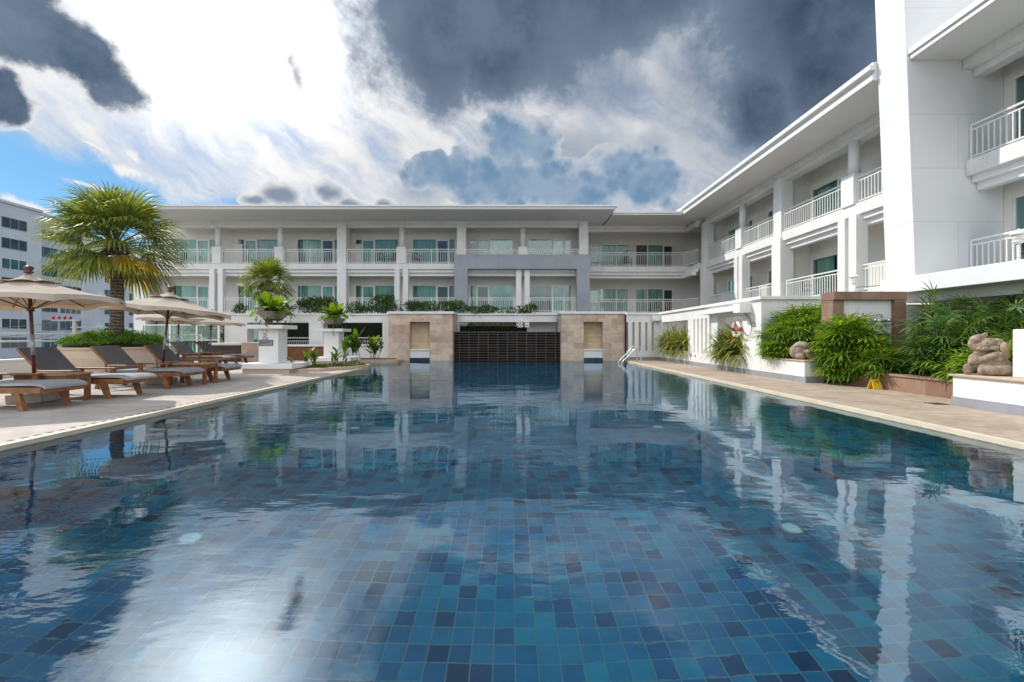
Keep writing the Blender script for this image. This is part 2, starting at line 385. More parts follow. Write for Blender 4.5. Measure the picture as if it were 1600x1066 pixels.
# ---------------------------------------------------------------- camera, sun, sky
FPX, CX, HY = 711., 798., 526.
cam = bpy.data.cameras.new('camera'); camo = bpy.data.objects.new('camera', cam); COL.objects.link(camo)
cam.sensor_width = 36; cam.lens = FPX/1600*36; cam.clip_start = .05; cam.clip_end = 3000
cam.shift_x = 2/1600; cam.shift_y = -7/1600
camo.location = (0, 0, 1.2); camo.rotation_euler = (pi/2, 0, 0); scn.camera = camo
SUN_AZ, SUN_EL = R(-60), R(42)
sun = bpy.data.lights.new('sun', 'SUN'); sun.energy = 3.6; sun.angle = R(.9); sun.color = (1, .94, .85)
suno = bpy.data.objects.new('sun', sun); COL.objects.link(suno)
sd = Vector((sin(SUN_AZ)*cos(SUN_EL), cos(SUN_AZ)*cos(SUN_EL), sin(SUN_EL)))
suno.rotation_euler = sd.to_track_quat('Z', 'Y').to_euler(); suno.location = (0, 0, 60)

def AE(px, py): return atan2(px-CX, FPX), atan2(HY-py, hypot(FPX, px-CX))
def sky_world():
    w = bpy.data.worlds.new('World'); scn.world = w; w.use_nodes = True
    t = w.node_tree; t.nodes.clear(); N = NT(t)
    out = t.nodes.new('ShaderNodeOutputWorld'); bg = t.nodes.new('ShaderNodeBackground')
    d = N.vmath('NORMALIZE', N.n('ShaderNodeTexCoord').outputs['Generated'])
    x, y, z = N.sep(d)
    A = N.math('ARCTAN2', x, y); E = N.math('ARCSINE', z); P0 = N.comb(A, E, 0)
    sky = N.n('ShaderNodeTexSky', sky_type='NISHITA'); sky.sun_disc = False; sky.sun_elevation = SUN_EL; sky.sun_rotation = SUN_AZ
    sky.air_density = 1.0; sky.dust_density = .6; sky.ozone_density = 3.0; sky.altitude = 100
    blue = N.vmath('MULTIPLY', N.vmath('SCALE', sky.outputs[0], scale=.10), (.50, .84, 1.0))
    n1 = N.n('ShaderNodeTexNoise'); N.put(n1, 'Vector', d); N.put(n1, 'Scale', 3.6); N.put(n1, 'Detail', 7); N.put(n1, 'Roughness', .58)
    wv = N.vmath('SUBTRACT', n1.outputs['Color'], (.5,.5,.5))
    P = N.vmath('ADD', P0, N.vmath('SCALE', wv, scale=.17)); PS = N.vmath('ADD', P0, N.vmath('SCALE', wv, scale=.07))
    puff = N.noise(d, 13., 7, .66)[0]
    vor = N.n('ShaderNodeTexVoronoi', feature='SMOOTH_F1'); N.put(vor, 'Vector', N.vmath('ADD', d, N.vmath('SCALE', wv, scale=.05))); N.put(vor, 'Scale', 17.); N.put(vor, 'Smoothness', .45)
    vor2 = N.n('ShaderNodeTexVoronoi', feature='SMOOTH_F1'); N.put(vor2, 'Vector', N.vmath('ADD', d, N.vmath('SCALE', wv, scale=.03))); N.put(vor2, 'Scale', 44.); N.put(vor2, 'Smoothness', .35)
    bump = N.math('ADD', N.math('MULTIPLY', N.math('SUBTRACT', .53, vor.outputs[0]), 1.0), N.math('MULTIPLY', N.math('SUBTRACT', .53, vor2.outputs[0]), .6))   # rounded heads
    fine = N.noise(d, 6., 8, .66)[0]
    n2 = N.noise(d, 2.4, 6, .6)[0]
    def blob(px, py, rx, ry, rot=0, vec=P):
        a, e = AE(px, py); k = 1/hypot(FPX, px-CX)
        nd = N.n('ShaderNodeMapping', vector_type='TEXTURE'); N.put(nd, 0, vec); N.put(nd, 1, (a, e, 0)); N.put(nd, 2, (0, 0, R(rot))); N.put(nd, 3, (rx*k, ry*k, 1))
        return N.math('SUBTRACT', 1, N.vmath('LENGTH', nd.outputs[0]))
    def union(L):
        r = L[0]
        for q in L[1:]: r = N.math('MAXIMUM', r, q)
        return r
    def jig(f, n, amp): return N.math('ADD', f, N.math('MULTIPLY', N.math('SUBTRACT', n, .5), amp))
    # brightness around the hidden sun
    ga, ge = AE(345, -5); GD = Vector((sin(ga)*cos(ge), cos(ga)*cos(ge), sin(ge)))
    ang = N.math('MAXIMUM', N.vmath('DOT_PRODUCT', d, tuple(GD)), 0)
    glow = N.math('POWER', ang, 34); glow2 = N.math('POWER', ang, 130)
    # high, bright veil
    stp = N.n('ShaderNodeMapping', vector_type='TEXTURE'); N.put(stp, 0, P); N.put(stp, 2, (0, 0, R(-34))); N.put(stp, 3, (1.0, .26, 1))
    streak = N.noise(stp.outputs[0], 4.2, 8, .62)[0]
    veil = union([blob(480, 30, 430, 290, -24), blob(860, 190, 480, 200), blob(1210, 190, 360, 260), blob(640, 270, 330, 100, -18), blob(30, 110, 180, 110, -30), blob(170, 150, 200, 85, -32), blob(330, 230, 190, 50, -28)])
    veil = jig(jig(veil, streak, .75), fine, .4)
    veilm = N.smooth(veil, -.05, .30)
    thin = N.smooth(N.math('ADD', N.math('MULTIPLY', streak, .75), N.math('MULTIPLY', fine, .25)), .30, .60, .45, 1.)
    tone = N.smooth(N.math('ADD', N.math('MULTIPLY', streak, .6), N.math('MULTIPLY', fine, .4)), .3, .68)
    vcol = N.mix(tone, (.50,.525,.585), (.73,.73,.73))
    vcol = N.vmath('ADD', vcol, N.vmath('SCALE', N.comb(1.0, .98, .95), scale=N.math('ADD', N.math('MULTIPLY', N.math('POWER', ang, 16), .11), N.math('ADD', N.math('MULTIPLY', glow, .32), N.math('MULTIPLY', glow2, 4.0)))))
    c = N.mix(N.math('MULTIPLY', veilm, N.math('MAXIMUM', thin, glow)), blue, vcol)
    # white, rounded small cumulus and wisps on the left
    f = jig(jig(union([blob(195, 262, 78, 20, -10, PS), blob(222, 246, 30, 14, -30, PS), blob(120, 286, 62, 6, -8, PS), blob(35, 316, 90, 13, -10, PS), blob(30, 200, 60, 9, -22, PS), blob(140, 225, 80, 6, -15, PS)]), puff, 3.2), bump, .5)
    c = N.mix(N.smooth(f, .0, .7), c, N.mix(N.smooth(f, .0, .7), (.62,.66,.72), (.84,.84,.84)))
    f = N.math('ADD', union([blob(400, 312, 28, 14, 0, PS), blob(437, 304, 34, 24, 0, PS), blob(515, 304, 32, 22, 0, PS), blob(545, 318, 30, 12, 0, PS), blob(600, 318, 18, 12, 0, PS)]), N.math('ADD', N.math('MULTIPLY', bump, .5), N.math('MULTIPLY', N.math('SUBTRACT', puff, .5), .9)))
    c = N.mix(N.smooth(f, -.06, .10), c, N.mix(N.smooth(f, .0, .75), (.74,.75,.77), (.24,.29,.38)))
    # soft grey mid layer on the right
    f = jig(union([blob(950, 115, 75, 60, 40), blob(1270, 150, 210, 190, 70), blob(1170, 200, 110, 90, 20), blob(1080, 160, 80, 150, 10)]), fine, 1.3)
    c = N.mix(N.math('MULTIPLY', N.smooth(f, -.2, .7), .62), c, N.mix(N.smooth(fine, .35, .65), (.15,.21,.31), (.36,.41,.49)))
    # pale part of the cumulus bank, then its blue shaded heads with bright rims
    f = N.math('ADD', jig(union([blob(900, 240, 110, 60), blob(1000, 260, 60, 60), blob(660, 310, 60, 26)]), puff, 1.0), N.math('MULTIPLY', bump, .25))
    c = N.mix(N.math('MULTIPLY', N.smooth(f, -.1, .3), .75), c, N.mix(N.smooth(f, .1, .8), (.52,.55,.60), (.30,.36,.45)))
    f = union([blob(672, 276, 46, 30, 0, PS), blob(718, 270, 26, 32, 0, PS), blob(800, 232, 52, 52, 0, PS), blob(838, 226, 42, 44, 0, PS), blob(760, 272, 40, 30, 0, PS), blob(880, 300, 210, 46, 0, PS), blob(1000, 290, 72, 42, 0, PS), blob(790, 300, 130, 40, 0, PS), blob(960, 262, 50, 32, 0, PS)])
    f = N.math('ADD', jig(f, puff, .55), N.math('MULTIPLY', bump, .5))
    inner = N.smooth(N.math('ADD', f, N.math('ADD', N.math('MULTIPLY', N.math('SUBTRACT', puff, .5), .9), N.math('MULTIPLY', N.math('SUBTRACT', fine, .5), 1.8))), -.12, .55)
    bcol = N.mix(N.smooth(N.math('ADD', N.math('MULTIPLY', bump, .45), N.math('MULTIPLY', puff, .9)), .28, .75), (.28,.38,.50), (.15,.26,.41))
    c = N.mix(N.smooth(f, -.04, .08), c, N.mix(inner, (.50,.54,.60), bcol))
    # dark overhead clouds
    tn = N.smooth(N.math('ADD', N.math('MULTIPLY', fine, .55), N.math('ADD', N.math('MULTIPLY', n2, .35), N.math('MULTIPLY', puff, .22))), .40, .70)
    L = [blob(790, -60, 300, 170, 0), blob(690, 40, 110, 110, -40), blob(790, 60, 130, 95, 10), blob(960, -40, 260, 105, 6), blob(1330, -20, 250, 170, 10), blob(1300, 110, 110, 110, 40), blob(1190, 165, 70, 80, 20)]
    f = jig(jig(union(L), puff, .9), fine, 1.0)
    dk = N.math('MULTIPLY', N.smooth(f, -.05, .75), N.math('SUBTRACT', 1.0, N.math('MULTIPLY', tn, .6)))
    c = N.mix(N.math('MULTIPLY', N.smooth(f, -.14, .30), .97), c, N.mix(dk, (.19,.25,.345), (.022,.046,.090)))
    L = [blob(78, 52, 125, 50, -33, PS), blob(-10, 20, 90, 60, -30, PS), blob(-20, 146, 48, 50, -20, PS)]
    f = jig(N.math('ADD', union(L), N.math('MULTIPLY', bump, .35)), puff, 1.5)
    c = N.mix(N.smooth(f, -.26, .12), c, N.mix(N.smooth(f, -.10, .30), (.80,.81,.83), N.mix(tn, (.045,.080,.135), (.17,.225,.31))))
    f = jig(union([blob(447, 95, 11, 20, 20, PS), blob(457, 118, 10, 22, 25, PS)]), puff, 3.5)
    c = N.mix(N.math('MULTIPLY', N.smooth(f, -.7, 1.1), .8), c, (.17,.18,.21))
    # behind the camera: a broken bright overcast
    back = N.smooth(y, .12, -.35)
    bmix = N.mix(N.smooth(n2, .42, .6), N.vmath('SCALE', sky.outputs[0], scale=.11), (2.2,2.22,2.25))
    c = N.mix(back, c, bmix)
    zen = N.smooth(z, .72, .92)
    c = N.mix(N.math('MULTIPLY', zen, .8), c, (.55,.60,.68))
    low = N.smooth(z, .0, -.12)
    c = N.mix(low, c, (.25,.25,.24))
    N.put(bg, 0, c); N.put(bg, 1, 1.0); t.links.new(bg.outputs[0], out.inputs[0])
    w.cycles.sampling_method = 'MANUAL'; w.cycles.sample_map_resolution = 1024
sky_world()
vs = scn.view_settings
scn.display_settings.display_device = 'sRGB'; vs.view_transform = 'Standard'; vs.look = 'None'; vs.exposure = 0.1; vs.gamma = 1; vs.use_curve_mapping = False
cy = scn.cycles
cy.max_bounces = 10; cy.diffuse_bounces = 4; cy.glossy_bounces = 4; cy.transmission_bounces = 8; cy.transparent_max_bounces = 16
cy.caustics_reflective = False; cy.caustics_refractive = True; cy.sample_clamp_indirect = 6; cy.use_denoising = True; cy.blur_glossy = .3
# ---------------------------------------------------------------- ground, pool, decks
XL, XR = -5.31, 5.40
mb = MB(); mb.quad((-900,-900,-4), (900,-900,-4), (900,900,-4), (-900,900,-4)); obj('ground', mb, M['ground'], kind='structure')
# pool outline (plan): main basin with a small recess on the left by the plant beds
PEND, PBOT, Y0 = 23.2, -1.3, -2.5
mb = MB(); mb.box(-7.2, 5.8, Y0, PEND+.3, PBOT-.3, PBOT); obj('pool_floor', mb, M['floor_t'], kind='structure')
mb = MB(); mb.box(XL-.02, XL-.3, Y0, 16.75, PBOT, -.03); mb.box(XR+.02, XR+.3, Y0, 21.0, PBOT, -.03)
obj('pool_side', mb, M['wall_x'], kind='structure')
mb = MB(); mb.box(-7.2, -7.0, 16.75, 20.9, PBOT, -.03); mb.box(-7.2, XL-.02, 16.55, 16.75, PBOT, -.03); mb.box(-7.2, -5.2, 20.9, 21.1, PBOT, -.03); mb.box(-5.4, -5.2, 21.1, PEND, PBOT, -.03)
mb.box(XR, 5.9, 20.9, 21.1, PBOT, -.03); mb.box(5.75, 5.9, 21.1, PEND, PBOT, -.03); mb.box(-7.2, 5.8, Y0-.2, Y0, PBOT, -.03); mb.box(-6, 6, PEND+.02, PEND+.2, PBOT, -.03)
obj('pool_wall', mb, M['wall_y'], kind='structure')
mb = MB(); mb.quad((-7.0,Y0,0), (5.75,Y0,0), (5.75,PEND+.02,0), (-7.0,PEND+.02,0)); obj('water', mb, M['water'], kind='structure')
# decks (slabs with a real edge down to the water)
mb = MB()
mb.box(-14.3, XL-.17, Y0-4, 16.6, -.5, DECK); mb.box(-14.3, -7.0, 16.6, 21.0, -.5, DECK); mb.box(-26, -5.3, 21.0, 28.9, -.5, DECK-.004); mb.box(-26,-14.3,16.5,21.0,-.5,DECK-.002)
obj('deck_left', mb, M['deckL'], kind='structure')
mb = MB(); mb.box(XR+.16, 16, Y0-4, 22.4, -.5, DECK); mb.box(5.8, 16, 22.4, 30, -.5, DECK-.004); obj('deck_right', mb, M['deckR'], kind='structure')
mb = MB(); mb.box(XL-.17, XR+.16, Y0-4, Y0, -.5, DECK); obj('deck_near_end', mb, M['deckL'], kind='structure')
mb = MB(); mb.box(-5.3, 5.8, 23.7, 28.9, -.5, DECK-.008); obj('garden_ground', mb, M['soil'], kind='structure')
def coping(name, x_in, x_out, y1):
    mb = MB(); mb.box(x_in, x_out, Y0, y1, -.02, DECK+.004)
    return obj(name, mb, M['coping'], kind='structure')
coping('coping_left', XL, XL-.12, 16.6); coping('coping_right', XR, XR+.11, 20.95)
mb = MB(); mb.box(XL-.12, XL-.17, Y0, 16.6, -.3, DECK+.006); obj('overflow_drain_left', mb, M['drain'], kind='structure')
mb = MB(); mb.box(XR+.11, XR+.16, Y0, 20.95, -.3, DECK+.002); obj('overflow_drain_right', mb, M['copingface'], kind='structure')
mb = MB(); mb.box(XL+.004, XL-.02, Y0, 16.6, -.35, .012); mb.box(XR-.004, XR+.02, Y0, 20.95, -.35, .012)
obj('coping_face', mb, M['copingface'], kind='structure')
# submerged lights
for k, (lx, ly, lab) in enumerate([(2.44, 3.95, 'round white underwater lamp nearest on the right half of the pool floor'), (2.4, 7.4, 'round white underwater lamp, second out on the right half of the pool floor'),
        (2.3, 10.8, 'round white underwater lamp farthest out, in front of the right stone pier'), (-2.64, 3.75, 'round white underwater lamp lying in the bright cloud reflection on the left'),
        (-2.5, 7.3, 'round white underwater lamp, second out on the left half of the pool floor')]):
    mb = MB(); mb.lathe((lx, ly, PBOT), [(.075,.0),(.075,.02),(.06,.03),(.02,.034)], 20)
    o = obj('pool_lamp', mb, M['lightdisc'], smooth=True, label=lab, cat='pool light', group='round lamps in the pool floor')
    mb = MB(); mb.lathe((lx, ly, PBOT), [(.077,.0),(.092,.0),(.092,.015),(.077,.022)], 20, closed=False); obj('rim', mb, M['steel'], o)
mb = MB()
for k in range(7): mb.box(7.12, 7.30, 7.60+k*.03, 7.615+k*.03, DECK, DECK+.008)
mb.box(7.1, 7.12, 7.58, 7.82, DECK, DECK+.009); mb.box(7.30, 7.32, 7.58, 7.82, DECK, DECK+.009)
o = obj('floor_drain', mb, M['dark'], label='dark slotted drain grate in the tan paving beside the white block', cat='drain')
# ---------------------------------------------------------------- hotel
F1, F2, SOF = 2.75, 5.86, 8.56
crnd = random.Random(21)
class Wing:
    """local frame: u along the facade, d depth behind the facade plane, z up"""
    def __init__(s, root, kind, plane): s.root, s.k, s.p = root, kind, plane
    def map(s, u0, u1, d0, d1): return (u0, u1, s.p+d0, s.p+d1) if s.k == 'y' else (s.p+d0, s.p+d1, u0, u1)
    def box(s, mb, u0, u1, d0, d1, z0, z1):
        a = s.map(u0, u1, d0, d1); mb.box(a[0], a[1], a[2], a[3], z0, z1)
    def pt(s, u, d, z): return (u, s.p+d, z) if s.k == 'y' else (s.p+d, u, z)
    def part(s, name, mb, m, parent=None, **k): return obj(name, mb, m, parent or s.root, **k)
    def railing(s, u0, u1, z, d=.10, h=.94):
        mb = MB()
        s.box(mb, u0, u1, d-.03, d+.03, z+h-.045, z+h); s.box(mb, u0, u1, d-.018, d+.018, z+h-.165, z+h-.13); s.box(mb, u0, u1, d-.018, d+.018, z+.07, z+.105)
        n = max(3, int(round((u1-u0)/.145)))
        for i in range(n+1):
            u = u0 + .02 + (u1-u0-.04)*i/n; w = .026 if i in (0, n, n//2) else .0125
            s.box(mb, u-w, u+w, d-w, d+w, z+(0 if w > .02 else .09), z+h-(.03 if w > .02 else .15))
        return s.part('railing', mb, M['rail'])
    def window(s, u0, u1, z0, z1, d, layout, gaps=(), swing=False, darkpane=None):
        """layout: list of (share, kind) from u0 to u1; kind w=wide fixed, d=door, n=narrow"""
        mb = MB(); fw = .05
        s.box(mb, u0, u1, d-.04, d+.05, z1-fw, z1); s.box(mb, u0, u1, d-.04, d+.05, z0, z0+.06)
        tot = sum(a for a, b in layout); u = u0; gl = MB(); edges = []
        for sh, kd in layout:
            ue = u + (u1-u0)*sh/tot; f2 = .075 if kd == 'd' else .04
            s.box(mb, u, u+f2, d-.03, d+.04, z0+.06, z1-fw); s.box(mb, ue-f2, ue, d-.03, d+.04, z0+.06, z1-fw)
            if kd == 'd':
                s.box(mb, u+f2, ue-f2, d-.025, d+.035, z1-fw-.08, z1-fw); s.box(mb, u+f2, ue-f2, d-.025, d+.035, z0+.06, z0+.16)
                s.box(mb, ue-f2+.02, ue-f2+.05, d-.06, d-.03, z0+.95, z0+1.15)
            s.box(gl, u+f2, ue-f2, d, d+.012, z0+.06, z1-fw); edges.append((u, ue)); u = ue
        w = s.part('window', mb, M['frame'])
        s.part('pane', gl, M['glass'], w)
        cm = MB(); pd = d+.22
        segs = [e for i, e in enumerate(edges) if i not in gaps]
        for a, b in segs:
            cv = crnd.choice((1, 1, 1, 1, .9, .7)); 
            if crnd.random() < .5: b = a+(b-a)*cv
            else: a = b-(b-a)*cv
            n = max(6, int((b-a)/.045)); col = []
            for i in range(n+1):
                u = a+(b-a)*i/n; col.append((u, pd+.05*sin(u*24)+.02*sin(u*53+1)))
            for i in range(n): cm.quad(s.pt(col[i][0], col[i][1], z0+.08), s.pt(col[i+1][0], col[i+1][1], z0+.08), s.pt(col[i+1][0], col[i+1][1], z1-.02), s.pt(col[i][0], col[i][1], z1-.02))
        if cm.v: s.part('curtain', cm, M['curtain'], w, smooth=True)
        return w
    def backwall(s, ua, ub, holes, z0, z1, d, th=.18, m='cream'):
        mb = MB(); u = ua
        for (a, b, zt, zb) in sorted(holes):
            if a > u: s.box(mb, u, a, d, d+th, z0, z1)
            s.box(mb, a, b, d, d+th, zt, z1)
            if zb > z0+.01: s.box(mb, a, b, d, d+th, z0, zb)
            u = b
        if ub > u: s.box(mb, u, ub, d, d+th, z0, z1)
        return s.part('wall', mb, M[m])

WN = [(.35,'n'), (.63,'d'), (1.25,'w')]; WR = list(reversed(WN))
# ---- back wing across the end of the pool
root = thing('hotel_wing', (-9.5, 29, 0), 'long white three storey hotel wing with balconies across the far end of the pool', 'hotel building')
W = Wing(root, 'y', 29.)
PIL = [-10.77, -3.14, 4.65]; COLS = [-18.76, -14.77, -6.97, .775]; UL, UR = -24.0, 4.97
BD = 1.5
rooms = [(-23.5,-18.76,1), (-18.76,-14.77,0), (-14.77,-10.77,1), (-10.77,-6.97,0), (-6.97,-3.14,1), (-3.14,.775,0), (.775,4.65,1)]
mb = MB(); W.box(mb, UL, UR, 0, BD+.02, 5.50, F2); W.part('floor_slab', mb, M['white2'])
mb = MB(); W.box(mb, UL, UR, 0, BD+.02, 2.36, F1); W.part('floor_slab', mb, M['white2'])
for z0, z1, dd in ((8.36, SOF, -.02), (8.17, 8.36, .10), (5.30, 5.50, .14), (5.09, 5.30, .28)):
    mb = MB(); us = [UL]+PIL
    for a, b in ((UL+.3, PIL[0]-.3), (PIL[0]+.3, PIL[1]-.3), (PIL[1]+.3, PIL[2]-.3)): W.box(mb, a, b, dd, .42, z0, z1)
    W.part('beam', mb, M['white'])
for p in PIL:
    mb = MB(); W.box(mb, p-.29, p+.29, -.05, .5, DECK, SOF-.005); W.part('pillar', mb, M['white'], bev=.012)
    mb = MB(); W.box(mb, p-.08, p+.08, .5, BD+.01, F1, 5.5); W.box(mb, p-.08, p+.08, .5, BD+.01, F2, SOF); W.part('partition', mb, M['cream'])
mb = MB(); W.box(mb, UL, UL+.75, -.05, .45, DECK, 5.49); W.box(mb, UL, UL+.2, .45, BD, DECK, 5.4); W.part('pillar', mb, M['white'], bev=.012)
for c in COLS:
    mb = MB(); mb.lathe(W.pt(c, .2, 6.9), [(.17,0),(.17,1.30)], 20); W.part('column', mb, M['white'], smooth=True)
    mb = MB(); W.box(mb, c-.29, c+.29, -.04, .45, F2-.005, 6.93); W.part('pedestal', mb, M['white'], bev=.01)
    for k in (-1, 1):
        mb = MB(); W.box(mb, c+k*.27-.165, c+k*.27+.165, -.05, .3, DECK, 5.495); W.part('column', mb, M['white'], bev=.01)
holes2, holes1 = [], []
for i, (a, b, side) in enumerate(rooms):
    uc = (a+b)/2 - .1; w0, w1 = uc-1.45, uc+1.45
    lay = WR if side else WN
    W.window(w0, w1, F2+.02, 7.75, BD+.06, lay, gaps=((0,) if i in (6,) else (1,) if i in (2, 4) else ()))
    W.window(w0, w1, F1+.02, 4.66, BD+.06, lay, gaps=((1,) if i in (4, 5) else (0,) if i == 6 else ()))
    holes2.append((w0, w1, 7.75, F2)); holes1.append((w0, w1, 4.66, F1))
    la = a+.31; lb = b-.31
    if i == 0: la = UL+.05
    W.railing(la, lb, F2); W.railing(la+.15, lb-.15, F1)
    if side == 0:
        mb = MB(); W.box(mb, a+.34, a+.80, BD-.03, BD, F2+.05, 7.4); W.box(mb, a+.40, a+.74, BD-.045, BD-.03, F2+.12, 7.3); W.part('service_door', mb, M['white'])
W.backwall(UL+.2, UR, holes2, F2, SOF, BD); W.backwall(UL+.2, UR, holes1, F1, 5.5, BD)
# ground storey, seen through the terrace openings
gh = [(-22.6, -19.8, 2.15, .1), (-18.2, -15.4, 2.15, .1), (-14.0, -11.6, 2.15, .1)]
W.backwall(UL+.2, UR, gh, DECK, 2.36, BD+.1, m='cream')
for a, b, zt, zb in gh: W.window(a, b, zb, zt, BD+.16, WN)
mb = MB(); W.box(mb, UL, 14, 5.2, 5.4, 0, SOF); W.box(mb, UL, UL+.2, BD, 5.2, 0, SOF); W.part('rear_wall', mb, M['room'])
# ceiling fittings
for u in (-16.9, -8.8, -1.2, 2.7):
    mb = MB(); mb.lathe(W.pt(u, .85, SOF-.10), [(.16,.05),(.2,.07),(.2,.098)], 16); W.part('ceiling_lamp', mb, M['lampwhite'], smooth=True)
# grey blue portal in front of the middle bays
mb = MB()
W.box(mb, -3.55, -2.72, -.3, .1, DECK, 6.38); W.box(mb, 4.17, 4.99, -.3, .1, DECK, 6.38); W.box(mb, -2.72, 4.17, -.3, .06, 5.47, 6.38)
W.part('portal_frame', mb, M['portal'], bev=.012)
# roof with its stepped fascia
rf = MB(); rf.box(-22.2, 6.05, 26.3, 36, SOF, SOF+.03); rf.box(-22.2, 6.05, 26.28, 36, SOF+.03, SOF+.14); rf.box(-22.3, 6.15, 26.2, 36, SOF+.14, SOF+.23)
roof = W.part('roof', rf, M['soffit'])
for u in (-9.9, -2.8, 4.15):
    mb = MB(); mb.box(u-.42, u+.42, 27.3, 28.0, SOF+.231, SOF+.30); mb.box(u-.36, u+.36, 27.36, 27.94, SOF+.30, SOF+.36); obj('roof_vent', mb, M['roofvent'], roof)
mb = MB(); mb.tube([(-19.5, 27, SOF+.22), (-19.5, 27, SOF+.75)], .015, 6); obj('lightning_rod', mb, M['steel'], roof)

# ---- corner section, set back
root_c = root; W2 = Wing(root, 'y', 30.2)
for z0, z1, d0 in ((5.50, F2, 0), (2.36, F1, 0)):
    mb = MB(); W2.box(mb, UR+.02, 12.2, d0, BD+.5, z0, z1); W2.part('floor_slab', mb, M['white2'])
for z0, z1, dd in ((8.36, SOF-.004, -.02), (8.17, 8.36, .10), (5.30, 5.50, .12), (5.09, 5.30, .26)):
    mb = MB(); W2.box(mb, UR+.02, 12.0-dd, dd, .5, z0, z1); mb.box(12.0-dd-.3, 12.0-dd, 28.8, 30.2+dd, z0, z1); W2.part('beam', mb, M['white'])
for z in (F2, F1):
    W2.railing(UR+.05, 11.55, z)
    mb = MB()
    for zz, t in ((z+.895, .045), (z+.775, .035), (z+.07, .035)): mb.hexa([(11.52,30.27,zz),(11.58,30.33,zz),(12.05,29.1,zz),(11.97,29.1,zz),(11.52,30.27,zz+t),(11.58,30.33,zz+t),(12.05,29.1,zz+t),(11.97,29.1,zz+t)])
    for i in range(1, 9):
        f = i/9; x = 11.55+.46*f; y = 30.3-1.2*f; mb.box(x-.013, x+.013, y-.013, y+.013, z+.07, z+.8)
    W2.part('railing', mb, M['rail'], recalc=True)
BC = 2.0
mb = MB(); mb.box(11.9, 13.6, 28.86, 32.3, 5.50, F2-.003); mb.box(11.9, 13.6, 28.86, 32.3, 2.36, F1-.003); W2.part('floor_slab', mb, M['white2'])
mb = MB(); mb.box(13.52, 13.7, 28.86, 32.3, F1, 5.49); mb.box(13.52, 13.7, 28.86, 32.3, F2, SOF-.01); W2.part('wall', mb, M['cream'])
for z, zt in ((F2, 7.72), (F1, 4.60)):
    W2.window(5.57, 8.33, z+.02, zt, BC+.06, [(.7,'d'), (1.1,'w'), (.8,'w')], gaps=((0,) if z == F2 else ()))
    W2.window(8.85, 11.5, z+.02, zt, BC+.06, [(.85,'w'), (1.1,'w'), (.7,'d')], gaps=((0, 2) if z == F2 else (2,)))
    W2.backwall(UR-.2, 14.2, [(5.57, 8.33, zt, z), (8.85, 11.5, zt, z)], z, SOF-.002 if z == F2 else 5.5, BC)
    mb = MB(); mb.box(UR-.1, UR+.06, 29.5, 30.2+BC, z, z+2.7); W2.part('partition', mb, M['cream'])
mb = MB(); mb.box(5.0, 14.2, 30.2+.2, 30.4+.2, DECK, 2.36); W2.part('wall', mb, M['cream'])
rf = MB(); rf.box(6.16, 10.37, 27.5, 36, SOF, SOF+.10); rf.box(6.16, 10.34, 27.42, 36, SOF+.10, SOF+.19); W2.part('roof', rf, M['soffit'])

# ---- right wing, running towards the camera
rr = thing('hotel_side_wing', (12.2, 21, 0), 'white hotel wing with deep eaves and balconies running along the right of the pool', 'hotel building')
S = Wing(rr, 'x', 12.1); SD = 1.4
spil = [(28.5, .36), (20.6, .36)]; scol = [24.1, 16.3]
for z0, z1 in ((5.46, F2), (2.36, F1)):
    mb = MB(); S.box(mb, 13.0, 28.85, 0, SD+.3, z0, z1); S.part('floor_slab', mb, M['white2'])
for z0, z1, dd in ((8.36, SOF-.003, -.06), (8.16, 8.36, .12), (5.28, 5.46, .12), (5.08, 5.28, .26)):
    mb = MB()
    for a, b in ((13.0, 20.3), (20.9, 28.2)): S.box(mb, a, b, dd, .5, z0, z1)
    if z0 > 6: S.box(mb, 20.3, 20.9, dd, .5, z0, z1)
    S.part('beam', mb, M['white'])
for p, hw in spil:
    mb = MB(); S.box(mb, p-.3, p+.3, -.04, .5, DECK, SOF-.21 if p < 25 else SOF-.21); S.part('pillar', mb, M['white'], bev=.012)
    mb = MB(); S.box(mb, p-.34, p+.34, -.10, .5, DECK, 5.62); S.part('pillar', mb, M['white'], bev=.012)
    mb = MB(); S.box(mb, p-.1, p+.1, .5, SD+.01, F1, 5.46); S.box(mb, p-.1, p+.1, .5, SD+.01, F2, SOF-.01); S.part('partition', mb, M['cream'])
for c in scol:
    mb = MB(); mb.lathe(S.pt(c, .2, 6.9), [(.18,0),(.18,1.30)], 20); S.part('column', mb, M['white'], smooth=True)
    mb = MB(); S.box(mb, c-.31, c+.31, -.06, .45, F2-.005, 6.95); S.part('pedestal', mb, M['white'], bev=.01)
    for k in (-1, 1):
        mb = MB(); S.box(mb, c+k*.31-.18, c+k*.31+.18, -.10 if k < 0 else -.04, .32, DECK, 5.455); S.part('column', mb, M['white'], bev=.01)
sroom = [(24.1, 28.5, 0), (20.6, 24.1, 1), (16.3, 20.6, 0), (12.9, 16.3, 1)]
h2, h1 = [], []
for i, (a, b, side) in enumerate(sroom):
    w0, w1 = b-3.05, b-.16
    lay = [(1.25,'w'), (.63,'d'), (.35,'n')] if side else [(.35,'n'), (.63,'d'), (1.25,'w')]
    S.window(w0, w1, F2+.02, 7.78, SD+.06, lay, gaps=())
    S.window(w0, w1, F1+.02, 4.66, SD+.06, lay)
    h2.append((w0, w1, 7.78, F2)); h1.append((w0, w1, 4.66, F1))
    S.railing(a+.33, b-.33, F2); S.railing(a+.5, b-.5, F1)
S.backwall(12.9, 30.4, h2, F2, SOF-.004, SD); S.backwall(12.9, 30.4, h1, F1, 5.46, SD)
mb = MB(); S.box(mb, 13.1, 29.9, .1, .3, DECK, 2.36); S.part('wall', mb, M['white2'])
mb = MB(); S.box(mb, 4, 31, 5.4, 5.6, 0, SOF); S.part('rear_wall', mb, M['room'])
